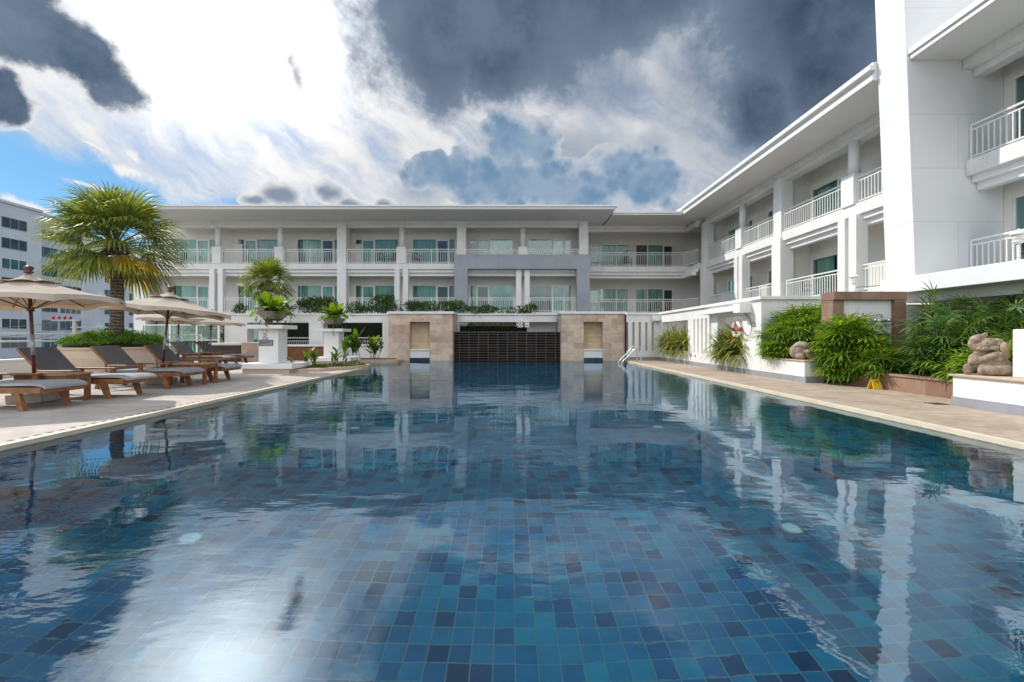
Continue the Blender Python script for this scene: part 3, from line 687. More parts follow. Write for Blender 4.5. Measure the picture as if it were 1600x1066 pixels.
for u in (14.6, 18.5, 22.4, 26.3):
    mb = MB(); mb.lathe(S.pt(u, .9, SOF-.07), [(.07,.0),(.09,.02),(.09,.065)], 14); S.part('ceiling_lamp', mb, M['roofvent'], smooth=True)
rf = MB(); rf.box(10.38, 22, 13.06, 36, SOF+.0, SOF+.14); rf.box(10.46, 22, 13.06, 36, SOF+.14, SOF+.30); rf.box(10.30, 22, 13.06, 36, SOF+.30, SOF+.43); rf.box(10.40, 22, 13.06, 36, SOF+.43, SOF+.52)
S.part('roof', rf, M['soffit'])

# ---- stair tower and nearest rooms
tr = thing('hotel_tower', (12, 12.5, 0), 'tall white hotel tower with a tapering blade wall and balconies at the right edge', 'hotel building')
T = Wing(tr, 'x', 12.1)
mb = MB(); dx = -.03
zb, zt = 2.80, 13.5
def bx(z): return 10.76 - .040*(z-2.8)
mb.hexa([(bx(zb),12.1,zb),(14,12.1,zb),(14,13.05,zb),(bx(zb),13.05,zb),(bx(zt),12.1,zt),(14,12.1,zt),(14,13.05,zt),(bx(zt),13.05,zt)])
obj('blade_wall', mb, M['panel'], tr, bev=.012)
mb = MB(); mb.box(10.72, 20, -3, 13.2, 2.40, 2.82); obj('floor_slab', mb, M['panel'], tr, bev=.012)
mb = MB(); T.box(mb, 3, 12.08, -.02, 3, 5.46, F2); T.part('floor_slab', mb, M['white2'])
mb = MB(); T.box(mb, 3, 12.08, .14, .5, 5.28, 5.46); T.box(mb, 3, 12.08, .28, .5, 5.08, 5.28); T.part('beam', mb, M['white'])
mb = MB(); T.box(mb, 3, 12.08, -.1, .5, 8.30, SOF-.002); T.box(mb, 3, 12.08, .18, .5, 8.10, 8.30); T.part('beam', mb, M['white'])
T.railing(7.9, 12.06, F2); T.railing(7.9, 12.06, F1+.07)
TD = 1.0
for z, zt2 in ((F2, 7.95), (F1+.07, 4.85)):
    T.window(9.0, 11.88, z+.02, zt2, TD+.06, [(1.25,'w'), (.63,'d'), (1.2,'w')]); T.backwall(3, 12.09, [(9.0, 11.88, zt2, z)], z, SOF-.004 if z == F2 else 5.46, TD)
    mb = MB(); T.box(mb, 7.6, 7.9, -.05, TD, z, z+2.4); T.part('pillar', mb, M['white'])
rf = MB(); rf.box(10.6, 22, -3, 12.09, SOF, SOF+.13); rf.box(10.55, 22, -3, 12.09, SOF+.13, SOF+.27); obj('roof', rf, M['soffit'], tr)
mb = MB(); mb.box(13.9, 20, -3, 13.0, SOF+.27, 13.4); obj('upper_wall', mb, M['panel'], tr)
mb = MB(); mb.box(14.6, 15, -3, 22, DECK, 2.40); mb.box(12.4, 12.7, 4.2, 4.6, DECK, 2.4); obj('undercroft_wall', mb, M['cream'], tr)
mb = MB(); mb.box(9.8, 15, 12.75, 12.95, DECK, 2.1); obj('undercroft_wall', mb, M['cream'], tr)
mb = MB(); mb.box(11.2, 14.0, 12.2, 12.5, 2.12, 2.395); mb.box(11.3, 11.6, -3, 13.0, 2.15, 2.396); obj('undercroft_beam', mb, M['white2'], tr)

# ---- balcony chairs
def make_chair():
    r = thing('balcony_chair', (0,0,0), 'x', 'chair', 'dark chairs on the hotel balconies')
    mb = MB(); mb.box(-.22,.22,-.22,.22,.40,.44); obj('seat', mb, M['chairblack'], r)
    mb = MB()
    for k in range(5): mb.box(-.2+.09*k, -.16+.09*k, .19, .22, .46, .84)
    mb.box(-.22,.22,.185,.225,.80,.86); obj('backrest', mb, M['chairblack'], r)
    for sx in (-1, 1):
        for sy in (-1, 1):
            mb = MB(); mb.box(sx*.2-.018, sx*.2+.018, sy*.2-.018, sy*.2+.018, 0, .41); obj('leg', mb, M['chairblack'], r)
        mb = MB(); mb.box(sx*.22-.02, sx*.22+.02, -.2, .2, .62, .65); mb.box(sx*.22-.015, sx*.22+.015, -.2, -.17, .44, .62); obj('armrest', mb, M['chairblack'], r)
    return r
ch0 = make_chair(); first = True
for (x, y, z, rz, lab) in [(-8.5, 29.9, F2, .5, 'dark chair on the upper balcony just right of the first white pillar'), (-7.75, 29.8, F2, -.6, 'dark chair by the round column, upper balcony right of the first pillar'),
        (-6.2, 29.8, F2, .4, 'dark chair on the upper balcony just left of the grey portal'), (-21.5, 29.8, F2, -.3, 'dark chair on the upper balcony behind the tall fan palm'),
        (8.0, 31.2, F2, .2, 'dark chair on the upper corner balcony between its two windows'), (10.0, 31.0, F1, -.4, 'dark chair on the lower corner balcony behind the railing'),
        (12.75, 19.5, F1, 1.2, 'dark chair on the lower side balcony above the shower wall'), (12.75, 18.0, F1, 1.9, 'second dark chair nearer the twin columns, lower side balcony'),
        (12.6, 10.4, F2, 1.7, 'dark chair on the upper tower balcony at the right edge'), (12.6, 10.9, F1+.07, 1.4, 'dark chair on the lower tower balcony behind the globe lamp')]:
    c = ch0 if first else copy_tree(ch0); first = False
    c.location = (x, y, z); c.rotation_euler = (0,0,rz); c['label'] = lab

# ---- apartment block far left
ap = thing('apartment_block', (-78, 78, -4), 'pale weathered apartment block with rows of dark windows far behind the left terrace', 'apartment building')
secs = [(58, 72.8, -75, 21.0), (72.8, 81.5, -76.5, 21.0), (81.5, 97, -75.2, 18.4)]
mb = MB()
for a, b, x, h in secs:
    mb.box(x-14, x, a, b-.02, -4, h)
obj('wall', mb, M['apt'], ap)
mb = MB()
for a, b, x, h in secs: mb.box(x-14, x+.25, a, b-.03, h, h+.35)
obj('roof', mb, M['apt'], ap)
wins = []
for k in range(8):
    z = 17.3 - 2.98*k
    wins += [(58.5, 62, -75, z), (62.5, 66.3, -75, z), (67.0, 70.5, -75, z)]
    wins += [(73.3, 76.8, -76.5, z-.2), (77.2, 81.0, -76.5, z-.2)]
    if k > 0: wins += [(84.2, 88.2, -75.2, z-.1 + (.0)), (89.6, 92.2, -75.2, z-.1), (93.4, 96.3, -75.2, z-.1)]
for i, (a, b, x, z) in enumerate(wins):
    mb = MB(); h = 1.75 if x < -76 else 1.6; z = z + (.25*((i*7) % 3 - 1))*.3
    n = 4 if b-a > 3.6 else 3
    for (q0, q1) in ((z, z+.07), (z+h-.07, z+h)): mb.box(x-.02, x+.05, a, b, q0, q1)
    for j in range(n+1):
        yy = a+(b-a)*j/n; mb.box(x-.02, x+.05, yy-.035, yy+.035, z+.07, z+h-.07)
    w = obj('window', mb, M['steel'] if i % 3 else M['frame'], ap)
    gl = MB(); gl.box(x-.01, x+.02, a+.02, b-.02, z+.02, z+h-.02); obj('pane', gl, [M['aptwin0'], M['aptwin1'], M['aptwin2']][(i*5) % 7 % 3], w)
for (y, x, z) in [(83.0, -75.2, 8.3), (82.6, -75.2, 2.6), (91, -75.2, 5.2), (88.9, -75.2, 2.2), (77, -76.5, -.8)]:
    mb = MB(); mb.box(x+.0, x+.5, y, y+.9, z, z+.7); mb.lathe((x+.51, y+.45, z+.35), [(.25,-.02),(.25,.02)], 10); obj('air_conditioner', mb, M['lampwhite'], ap)
# ---------------------------------------------------------------- terrace structures at the pool end
def coped(mb, x0, x1, y0, y1, z0, z1, o=.06): mb.box(x0-o, x1+o, y0-o, y1+o, z0, z1)
def stone_pier(x0, x1, n0, n1, lab):
    y0, y1 = 22.6, 24.4; zt = 2.32
    r = thing('stone_pier', ((x0+x1)/2, 23.4, 0), lab, 'stone pier', 'sandstone fountain piers at the pool end')
    mb = MB(); mb.box(x0, n0, y0, y1, -1.2, zt); mb.box(n1, x1, y0, y1, -1.2, zt); mb.box(n0, n1, y0, y1, 1.93, zt); mb.box(n0, n1, y0+.56, y1, -1.2, 1.93)
    obj('body', mb, M['pinkstone'], r, recalc=True)
    mb = MB(); mb.box(n0, n1, y0+.5, y0+.555, .1, 1.928); obj('niche_lining', mb, M['niche'], r)
    mb = MB(); mb.box(n0+.01, n1-.01, y0+.02, y0+.5, .14, .50); mb.box(n0+.005, n1-.005, y0-.03, y0+.5, .50, .57); obj('spout_ledge', mb, M['white'], r, bev=.01)
    mb = MB(); mb.box(n0+.01, n1-.01, y0+.01, y0+.5, -.4, .138); obj('tile_band', mb, M['bandtile'], r)
    mb = MB(); coped(mb, x0, x1, y0, y1, zt, zt+.12, .07); obj('coping', mb, M['white2'], r, bev=.012)
stone_pier(-6.07, -2.89, -5.02, -4.02, 'pink sandstone pier with a white spout niche, left of the dark tiled cascade')
stone_pier(2.52, 5.66, 3.62, 4.58, 'pink sandstone pier with a white spout niche, right of the cascade beside the pool ladder')
cw = thing('cascade_wall', (-.2, 23.4, 0), 'low black tiled cascade wall with pale grout between the two stone piers', 'cascade wall')
mb = MB(); mb.box(-2.885, 2.515, 23.2, 23.9, -1.2, 1.40); obj('tiled_face', mb, M['cascade'], cw)
mb = MB(); mb.box(-2.885, 2.515, 23.16, 23.94, 1.40, 1.45); obj('weir_edge', mb, M['dark'], cw)
# white beam with planter behind and above the cascade
tb = thing('planter_beam', (-.2, 24.7, 0), 'white planter beam spanning above the dark cascade wall between the piers', 'beam')
mb = MB(); mb.box(-2.88, 2.51, 24.6, 25.2, 1.98, 2.36); obj('body', mb, M['white2'], tb, bev=.01)
mb = MB(); mb.box(-2.88, 2.51, 24.52, 25.28, 2.36, 2.44); obj('coping', mb, M['white2'], tb, bev=.01)
mb = MB(); mb.box(.9, 2.5, 25.3, 25.5, 1.35, 1.97); obj('blank_panel', mb, M['cream'], tb)
for x0, x1, c, lab in [(.36, .66, 'plaquedark', 'small dark patterned sign hung under the beam above the cascade'), (.76, 1.0, 'white', 'small white sign hung under the beam above the cascade')]:
    mb = MB(); mb.box(x0, x1, 24.55, 24.58, 1.70, 1.96)
    o = obj('hanging_sign', mb, M['white'], label=lab, cat='sign')
    mb = MB()
    if c == 'white': mb.box(x0+.03, x1-.05, 24.543, 24.549, 1.78, 1.84)
    else:
        for i in range(4):
            for j in range(3):
                if (i+j) % 2 == 0: mb.box(x0+.02+i*.068, x0+.075+i*.068, 24.543, 24.549, 1.72+j*.08, 1.785+j*.08)
    obj('face_marks', mb, M['plaquedark'] if c != 'white' else M['grey'], o)
# colonnade wall, left of the left pier
cl = thing('colonnade_wall', (-10.4, 23.6, 0), 'white planter wall with large square openings, left of the left stone pier', 'garden wall')
mb = MB(); y0, y1 = 23.4, 24.0
mb.box(-14.72, -13.55, y0, y1, DECK, 1.92); mb.box(-10.38, -9.66, y0, y1, DECK, 1.92); mb.box(-6.6, -6.07, y0, y1, DECK, 1.92)
mb.box(-14.72, -6.07, y0, y1, 1.92, 2.30); mb.box(-13.55, -10.38, y0+.05, y1, DECK, .72); mb.box(-9.66, -6.6, y0+.05, y1, DECK, .72)
obj('body', mb, M['white2'], cl)
mb = MB(); mb.box(-14.8, -6.08, y0-.07, y1+.07, 2.30, 2.38); mb.box(-13.54, -10.39, y0-.05, y1+.05, .72, .80); mb.box(-9.65, -6.61, y0-.05, y1+.05, .72, .80); obj('coping', mb, M['white2'], cl, bev=.01)
def fence_rail(name, x0, x1, y, z0, z1, lab, cat, step=.12):
    r = thing(name, ((x0+x1)/2, y, z0), lab, cat)
    mb = MB(); mb.box(x0, x1, y-.03, y+.03, z1-.06, z1); mb.box(x0, x1, y-.02, y+.02, z1-.22, z1-.18); mb.box(x0, x1, y-.02, y+.02, z0+.05, z0+.09); obj('rail', mb, M['rail'], r)
    mb = MB(); n = int((x1-x0)/step)
    for i in range(n+1): x = x0+(x1-x0)*i/n; mb.box(x-.012, x+.012, y-.012, y+.012, z0+.09, z1-.22)
    obj('balusters', mb, M['rail'], r)
fence_rail('balustrade', -13.5, -10.4, 24.7, .4, 1.16, 'white balustrade behind the left opening of the white planter wall', 'balustrade')
fence_rail('balustrade', -9.6, -6.1, 24.7, .4, 1.16, 'white balustrade behind the right opening of the white planter wall, beside the left pier', 'balustrade')
# wall with slots at the right, then the long garden wall with windows
gw = thing('garden_wall', (7.4, 18, DECK), 'white garden wall with plant openings and narrow slots along the right deck', 'garden wall')
X0, X1, ZT = 7.27, 7.62, 2.27
def slots(lo, hi, n, frac=.42):
    w = (hi-lo)/(n-1+frac); return [(lo+i*w, lo+i*w+w*frac) for i in range(n)]
mb = MB()
sl = slots(5.62, 7.02, 5, .42); x = 5.664
for a, b in sl: mb.box(x, max(a, x), 22.3, 22.6, DECK, ZT); mb.box(max(a, 5.664), b, 22.3, 22.6, DECK, .5); mb.box(max(a, 5.664), b, 22.3, 22.6, 1.9, ZT); x = b
mb.box(x, X1, 22.3, 22.6, DECK, ZT)
def wall_y(mb, y0, y1, z0, z1): mb.box(X0, X1, y0, y1, z0, z1)
Z0, Z1 = .58, 1.88
op1, op2 = (18.68, 21.9), (14.28, 16.0)
wall_y(mb, 13.2, op2[0], DECK, ZT); wall_y(mb, op2[1], 16.5, DECK, ZT); wall_y(mb, 18.1, op1[0], DECK, ZT); wall_y(mb, op1[1], 22.295, DECK, ZT)
for a, b in (op1, op2): wall_y(mb, a, b, DECK, Z0); wall_y(mb, a, b, Z1, ZT)
sy = slots(16.5, 18.1, 5, .42); y = 16.5
for a, b in sy: wall_y(mb, y, a, DECK, ZT) if a > y+.001 else None; wall_y(mb, a, b, DECK, Z0); wall_y(mb, a, b, Z1, ZT); y = b
if y < 18.1: wall_y(mb, y, 18.1, DECK, ZT)
mb.box(X1, 10.2, 13.2, 13.5, DECK, ZT)
obj('body', mb, M['white2'], gw)
mb = MB(); mb.box(5.67, X0-.07, 22.22, 22.7, ZT, ZT+.10); mb.box(X0-.07, X1+.07, 13.12, 22.7, ZT, ZT+.10); mb.box(X1+.07, 10.3, 13.12, 13.58, ZT, ZT+.10); obj('coping', mb, M['white2'], gw, bev=.012)
mb = MB(); mb.box(X0-.012, X0+.01, 11.2, 22.28, DECK, .20); mb.box(5.67, X0, 22.288, 22.31, DECK, .20); obj('skirting', mb, M['grey'], gw)
mb = MB(); mb.box(X0-.30, X0+.01, 13.9, 16.7, 1.99, 2.06); obj('ledge', mb, M['white2'], gw, bev=.01)
mb = MB(); mb.box(X0-.36, X0+.01, 13.72, 14.14, 1.92, 2.20); obj('bracket_block', mb, M['white2'], gw, bev=.012)
mb = MB(); mb.box(X0-.36, X0+.01, 22.0, 22.24, 1.96, 2.22); obj('bracket_block', mb, M['white2'], gw, bev=.012)
for a, b in (op1, op2):
    mb = MB(); n = 3
    for i in range(n): mb.box(X0-.10, X1-.05, a+(b-a)*i/n+.012, a+(b-a)*(i+1)/n-.012, Z0-.13, Z0+.02)
    obj('planter_box', mb, M['white2'], gw, bev=.008)
mb = MB()
for yy in (15.8, 20.6, 17.9): mb.lathe((X0-.02, yy, .42), [(.04,0),(.04,.05)], 10)
mb.box(X0-.03, X0, 18.3, 18.42, .40, .52); obj('pipe_outlet', mb, M['grey'], gw)
# planter box of the big palm clump and its white face
pb = thing('white_planter', (8.4, 12.3, DECK), 'white rendered planter with a stone rim below the resting elephant statue', 'planter')
mb = MB(); mb.box(X0, X0+.46, 11.26, 13.195, DECK, .58); obj('body', mb, M['white2'], pb, bev=.012)
mb = MB(); mb.box(X0-.03, X0+.5, 11.22, 13.19, .58, .615); obj('rim', mb, M['beigestone'], pb, bev=.006)
mb = MB(); mb.box(X0-.014, X0+.475, 11.246, 11.27, DECK, .21); obj('skirting', mb, M['grey'], pb)
mb = MB(); mb.box(X0+.46, 10.2, 11.26, 13.195, DECK, .52); obj('soil_bed', mb, M['soil'], pb)
# low brown planter wall
lw = thing('low_planter_wall', (8.2, 9.6, DECK), 'low brown stone planter wall curving along the back of the right deck', 'planter wall')
mb = MB(); mb.prism([(8.05, 7.0), (8.25, 7.0), (8.25, 10.5), (8.5, 11.0), (8.5, 11.25), (7.9, 11.25), (8.0, 10.6), (8.05, 10.2)], DECK, .37); obj('body', mb, M['brownstone'], lw)
mb = MB(); mb.prism([(8.02, 6.98), (8.28, 6.98), (8.28, 10.48), (8.52, 10.98), (8.5, 11.26), (7.87, 11.26), (7.97, 10.6), (8.02, 10.2)], .37, .41); obj('coping', mb, M['brownstone'], lw)
mb = MB(); mb.box(8.25, 14.5, 6.0, 11.0, DECK, .33); obj('soil_bed', mb, M['soil'], lw)
# shower wall
sw = thing('shower_wall', (8.9, 11.1, DECK), 'outdoor shower wall with a brown stone frame around a white panel', 'shower wall')
ys, zt = 11.3, 2.31
mb = MB(); mb.box(8.0, 8.28, ys, ys+.42, DECK, zt-.2); obj('stone_post', mb, M['brownstone'], sw, bev=.008)
mb = MB(); mb.box(9.50, 9.77, ys-.06, ys+.42, DECK, zt-.2); obj('stone_post', mb, M['brownstone'], sw, bev=.008)
mb = MB(); mb.box(7.99, 9.78, ys-.07, ys+.43, zt-.2, zt); obj('lintel', mb, M['brownstone'], sw, bev=.008)
mb = MB(); mb.box(8.28, 9.50, ys+.06, ys+.3, DECK, zt-.2); obj('panel', mb, M['white'], sw)
sh = thing('shower', (9.0, 11.33, 1.7), 'chrome shower arm and mixer on the white panel of the stone frame', 'shower')
mb = MB(); mb.tube([(8.82, ys+.05, 1.745), (8.82, ys-.04, 1.745), (9.15, ys-.04, 1.745), (9.18, ys-.04, 1.73), (9.18, ys-.04, 1.62)], .014, 8); obj('arm', mb, M['chrome'], sh, smooth=True)
mb = MB(); mb.ball((8.82, ys+.03, 1.745), .03); obj('wall_flange', mb, M['chrome'], sh, smooth=True)
mb = MB(); mb.tube([(9.02, ys-.03, 1.60), (9.36, ys-.03, 1.60)], .03, 10); mb.tube([(9.12, ys+.06, 1.60), (9.12, ys-.03, 1.6)], .02, 8); mb.tube([(9.28, ys+.06, 1.60), (9.28, ys-.03, 1.6)], .02, 8); obj('mixer', mb, M['chrome'], sh, smooth=True)
for x in (9.02, 9.36):
    mb = MB(); mb.tube([(x-.03, ys-.03, 1.60), (x+.03, ys-.03, 1.60)], .042, 10); obj('tap', mb, M['chrome'], sh, smooth=True)
# white block with the laughing elephant
wb = thing('white_block', (8.0, 7, DECK), 'white rendered block with grey foot and stone top at the right edge of the deck', 'plinth')
mb = MB(); mb.box(7.35, 9.4, 4.5, 7.57, .20, .545); mb.box(7.355, 9.395, 4.505, 7.565, DECK, .20); obj('body', mb, [M['white2']], wb, bev=.01)
mb = MB(); mb.box(7.338, 9.41, 4.49, 7.582, DECK, .20); obj('skirting', mb, M['grey'], wb)
mb = MB(); mb.box(7.31, 9.44, 4.46, 7.61, .545, .58); obj('stone_top', mb, M['beigestone'], wb, bev=.006)
mb = MB(); mb.box(7.66, 7.80, 6.55, 6.95, .58, 1.31); o = obj('white_post', mb, M['white2'], bev=.015, label='plain white post standing on the white block beside the laughing elephant', cat='post')
# left terrace edge: parapet and two white rails
pa = thing('terrace_parapet', (-14.2, 9, DECK), 'low white parapet along the left edge of the terrace under the double rails', 'parapet wall')
mb = MB(); mb.box(-14.35, -14.15, -6, 17.5, -4, .50); obj('body', mb, M['white2'], pa)
mb = MB(); mb.box(-14.4, -14.1, -6, 17.5, .50, .55); obj('coping', mb, M['white2'], pa)
fr = thing('terrace_railing', (-14.2, 9, .55), 'double white pipe railing along the left edge of the terrace', 'railing')
for z in (1.275, 1.065):
    mb = MB(); mb.tube([(-14.2, -6, z), (-14.2, 20.9, z)], .026, 8); obj('rail', mb, M['rail'], fr, smooth=True)
for y in (3, 6, 9.2, 16.6, 18.8, 20.9):
    mb = MB(); mb.tube([(-14.2, y, .5), (-14.2, y, 1.27)], .022, 8); obj('post', mb, M['rail'], fr, smooth=True)
# glass fence beyond the loungers
gf = thing('glass_fence', (-15.5, 23, DECK), 'glass panel fence with white posts under the rear umbrellas', 'glass fence')
for x in (-18.6, -17.2, -15.85, -14.75):
    mb = MB(); mb.box(x-.04, x+.04, 22.96, 23.04, DECK, 1.80); obj('post', mb, M['rail'], gf)
for z in (1.76, 1.0, .2):
    mb = MB(); mb.box(-18.6, -14.75, 22.97, 23.03, z, z+.05); obj('rail', mb, M['rail'], gf)
for a, b in ((-18.56, -17.24), (-17.16, -15.89), (-15.81, -14.79)):
    mb = MB(); mb.box(a, b, 22.99, 23.01, .25, 1.76); obj('glass_panel', mb, M['clear'], gf)
# bench counter and stone block by the colonnade
bn = thing('slatted_bench', (-13.1, 21, DECK), 'dark slatted counter with a white top beside the rear loungers', 'bench counter')
mb = MB()
for i in range(26): x = -13.95+i*.066; mb.box(x, x+.058, 20.82, 20.86, DECK, .80)
mb.box(-13.96, -12.28, 20.86, 21.6, DECK, .79); obj('slatted_base', mb, M['dark'], bn)
mb = MB(); mb.box(-14.05, -12.27, 20.7, 21.7, .80, .90); obj('top', mb, M['white'], bn, bev=.01)
mb = MB(); mb.box(-12.26, -11.5, 20.7, 21.6, DECK, .93); obj('stone_block', mb, M['pinkstone'], bev=.012, label='pink sandstone block between the slatted counter and the inscribed pedestal', cat='stone block')
sb = thing('slatted_bench', (-10.3, 22.4, DECK), 'low red brown slatted seat with a white top behind the inscribed pedestal', 'bench')
mb = MB()
for i in range(6): mb.box(-11.2, -9.0, 22.1, 22.14, .1+i*.1, .18+i*.1)
mb.box(-11.2, -9.0, 22.15, 22.8, DECK, .7); obj('slatted_base', mb, M['wood'], sb)
mb = MB(); mb.box(-11.25, -8.95, 22.0, 22.9, .72, .80); obj('top', mb, M['white'], sb)
# pedestals with bowls
def pedestal(x, y, zc, s, lab, inscribed):
    r = thing('pedestal', (x, y, DECK), lab, 'pedestal', 'white pedestals with planted bowls')
    mb = MB(); mb.box(x-.31*s, x+.31*s, y-.3*s, y+.3*s, .36, zc-.12); obj('shaft', mb, M['white2'], r, bev=.012)
    mb = MB(); mb.box(x-.55*s, x+.55*s, y-.5*s, y+.5*s, zc-.12, zc); obj('cap', mb, M['white2'], r, bev=.015)
    mb = MB(); mb.box(x-.80*s, x+.9*s, y-.62*s, y+.62*s, .20, .36); obj('foot_slab', mb, M['white2'], r, bev=.012)
    mb = MB(); mb.box(x-.66*s, x+.78*s, y-.56*s, y+.56*s, DECK, .20); obj('stone_plinth', mb, M['beigestone'], r)
    if inscribed:
        yf = y-.3*s
        mb = MB(); mb.box(x-.16, x-.06, yf-.012, yf, 1.20, 1.30); e = obj('emblem', mb, M['plaquedark'], r)
        mb = MB(); mb.box(x-.145, x-.118, yf-.016, yf-.012, 1.215, 1.285); mb.box(x-.102, x-.075, yf-.016, yf-.012, 1.215, 1.285); mb.box(x-.118, x-.102, yf-.016, yf-.012, 1.24, 1.258); obj('emblem_mark', mb, M['lampwhite'], e)
        mb = MB(); mb.box(x-.19, x-.0, yf-.012, yf, 1.09, 1.18); obj('small_plaque', mb, M['steel'], r)
        mb = MB(); mb.box(x-.27, x+.14, yf-.014, yf, .93, 1.08); e = obj('plaque', mb, M['plaque'], r)
        mb = MB(); mb.box(x-.285, x+.155, yf-.018, yf-.004, 1.075, 1.095); mb.box(x-.285, x+.155, yf-.018, yf-.004, .915, .935); mb.box(x-.285, x-.265, yf-.018, yf-.004, .935, 1.075); mb.box(x+.135, x+.155, yf-.018, yf-.004, .935, 1.075); obj('plaque_frame', mb, M['plaquedark'], e)
        mb = MB(); random.seed(5)
        for k, zz in enumerate((1.03, 1.0, .97)):
            xx = x-.24
            while xx < x+(.09 if k < 2 else -.05):
                w = random.uniform(.015, .045); mb.box(xx, xx+w, yf-.017, yf-.0142, zz, zz+.016); xx += w+.01
        obj('lettering', mb, M['plaquedark'], e)
    # iron stand and bowl: things of their own
    st = thing('plant_stand', (x, y, zc), 'black iron stand under the planted bowl on the ' + ('inscribed front' if inscribed else 'plain rear') + ' pedestal', 'plant stand')
    zb = zc+.17*s
    for sx in (-1, 1):
        for sy in (-1, 1):
            mb = MB(); mb.tube([(x+sx*.3*s, y+sy*.28*s, zc), (x+sx*.26*s, y+sy*.24*s, zb)], .016, 6); obj('leg', mb, M['iron'], st)
    mb = MB(); mb.tube([(x+.28*s*cos(a*pi/8), y+.28*s*sin(a*pi/8), zb) for a in range(17)], .014, 6, cap=False); obj('ring', mb, M['iron'], st)
    mb = MB(); mb.lathe((x+.12*s*0, y, zb+.012), [(.24*s,0),(.30*s,.03),(.40*s,.13*s),(.45*s,.22*s),(.455*s,.25*s),(.42*s,.25*s),(.38*s,.2*s),(.1*s,.18*s)], 28)
    obj('bowl', mb, M['bowl'], smooth=True, label='weathered stone bowl on the ' + ('inscribed front' if inscribed else 'plain rear') + ' pedestal', cat='plant bowl')
    return zb+.22*s
PZ1 = pedestal(-7.62, 14.6, 1.56, 1.0, 'white pedestal with a dark emblem and plaque near the front plant bed', True)
PZ2 = pedestal(-7.34, 18.9, 1.52, 1.0, 'plain white pedestal behind, closer to the left stone pier', False)
# planting beds cut into the pool edge
def bed(pts, lab):
    r = thing('planting_bed', (pts[0][0], pts[0][1], 0), lab, 'planting bed', 'stone edged plant beds at the pool edge')
    mb = MB(); mb.prism(pts, -.6, .17); obj('kerb', mb, M['beigestone'], r, bev=.02)
    c = Vector((sum(p[0] for p in pts)/len(pts), sum(p[1] for p in pts)/len(pts)))
    q = [(c.x+(p[0]-c.x)*.88, c.y+(p[1]-c.y)*.80) for p in pts]
    mb = MB(); mb.prism(q, .16, .185); obj('soil_bed', mb, M['soil'], r)
bed([(-6.98, 14.35), (-6.2, 14.75), (-5.5, 15.9), (-5.18, 16.6), (-5.22, 17.0), (-5.45, 17.15), (-7.3, 16.9), (-7.5, 15.4)], 'stone edged plant bed running from the inscribed pedestal to the pool')
bed([(-8.2, 20.3), (-5.5, 20.3), (-5.12, 20.6), (-5.05, 21.0), (-5.2, 21.4), (-8.2, 22.2)], 'stone edged plant bed in front of the white planter wall openings')
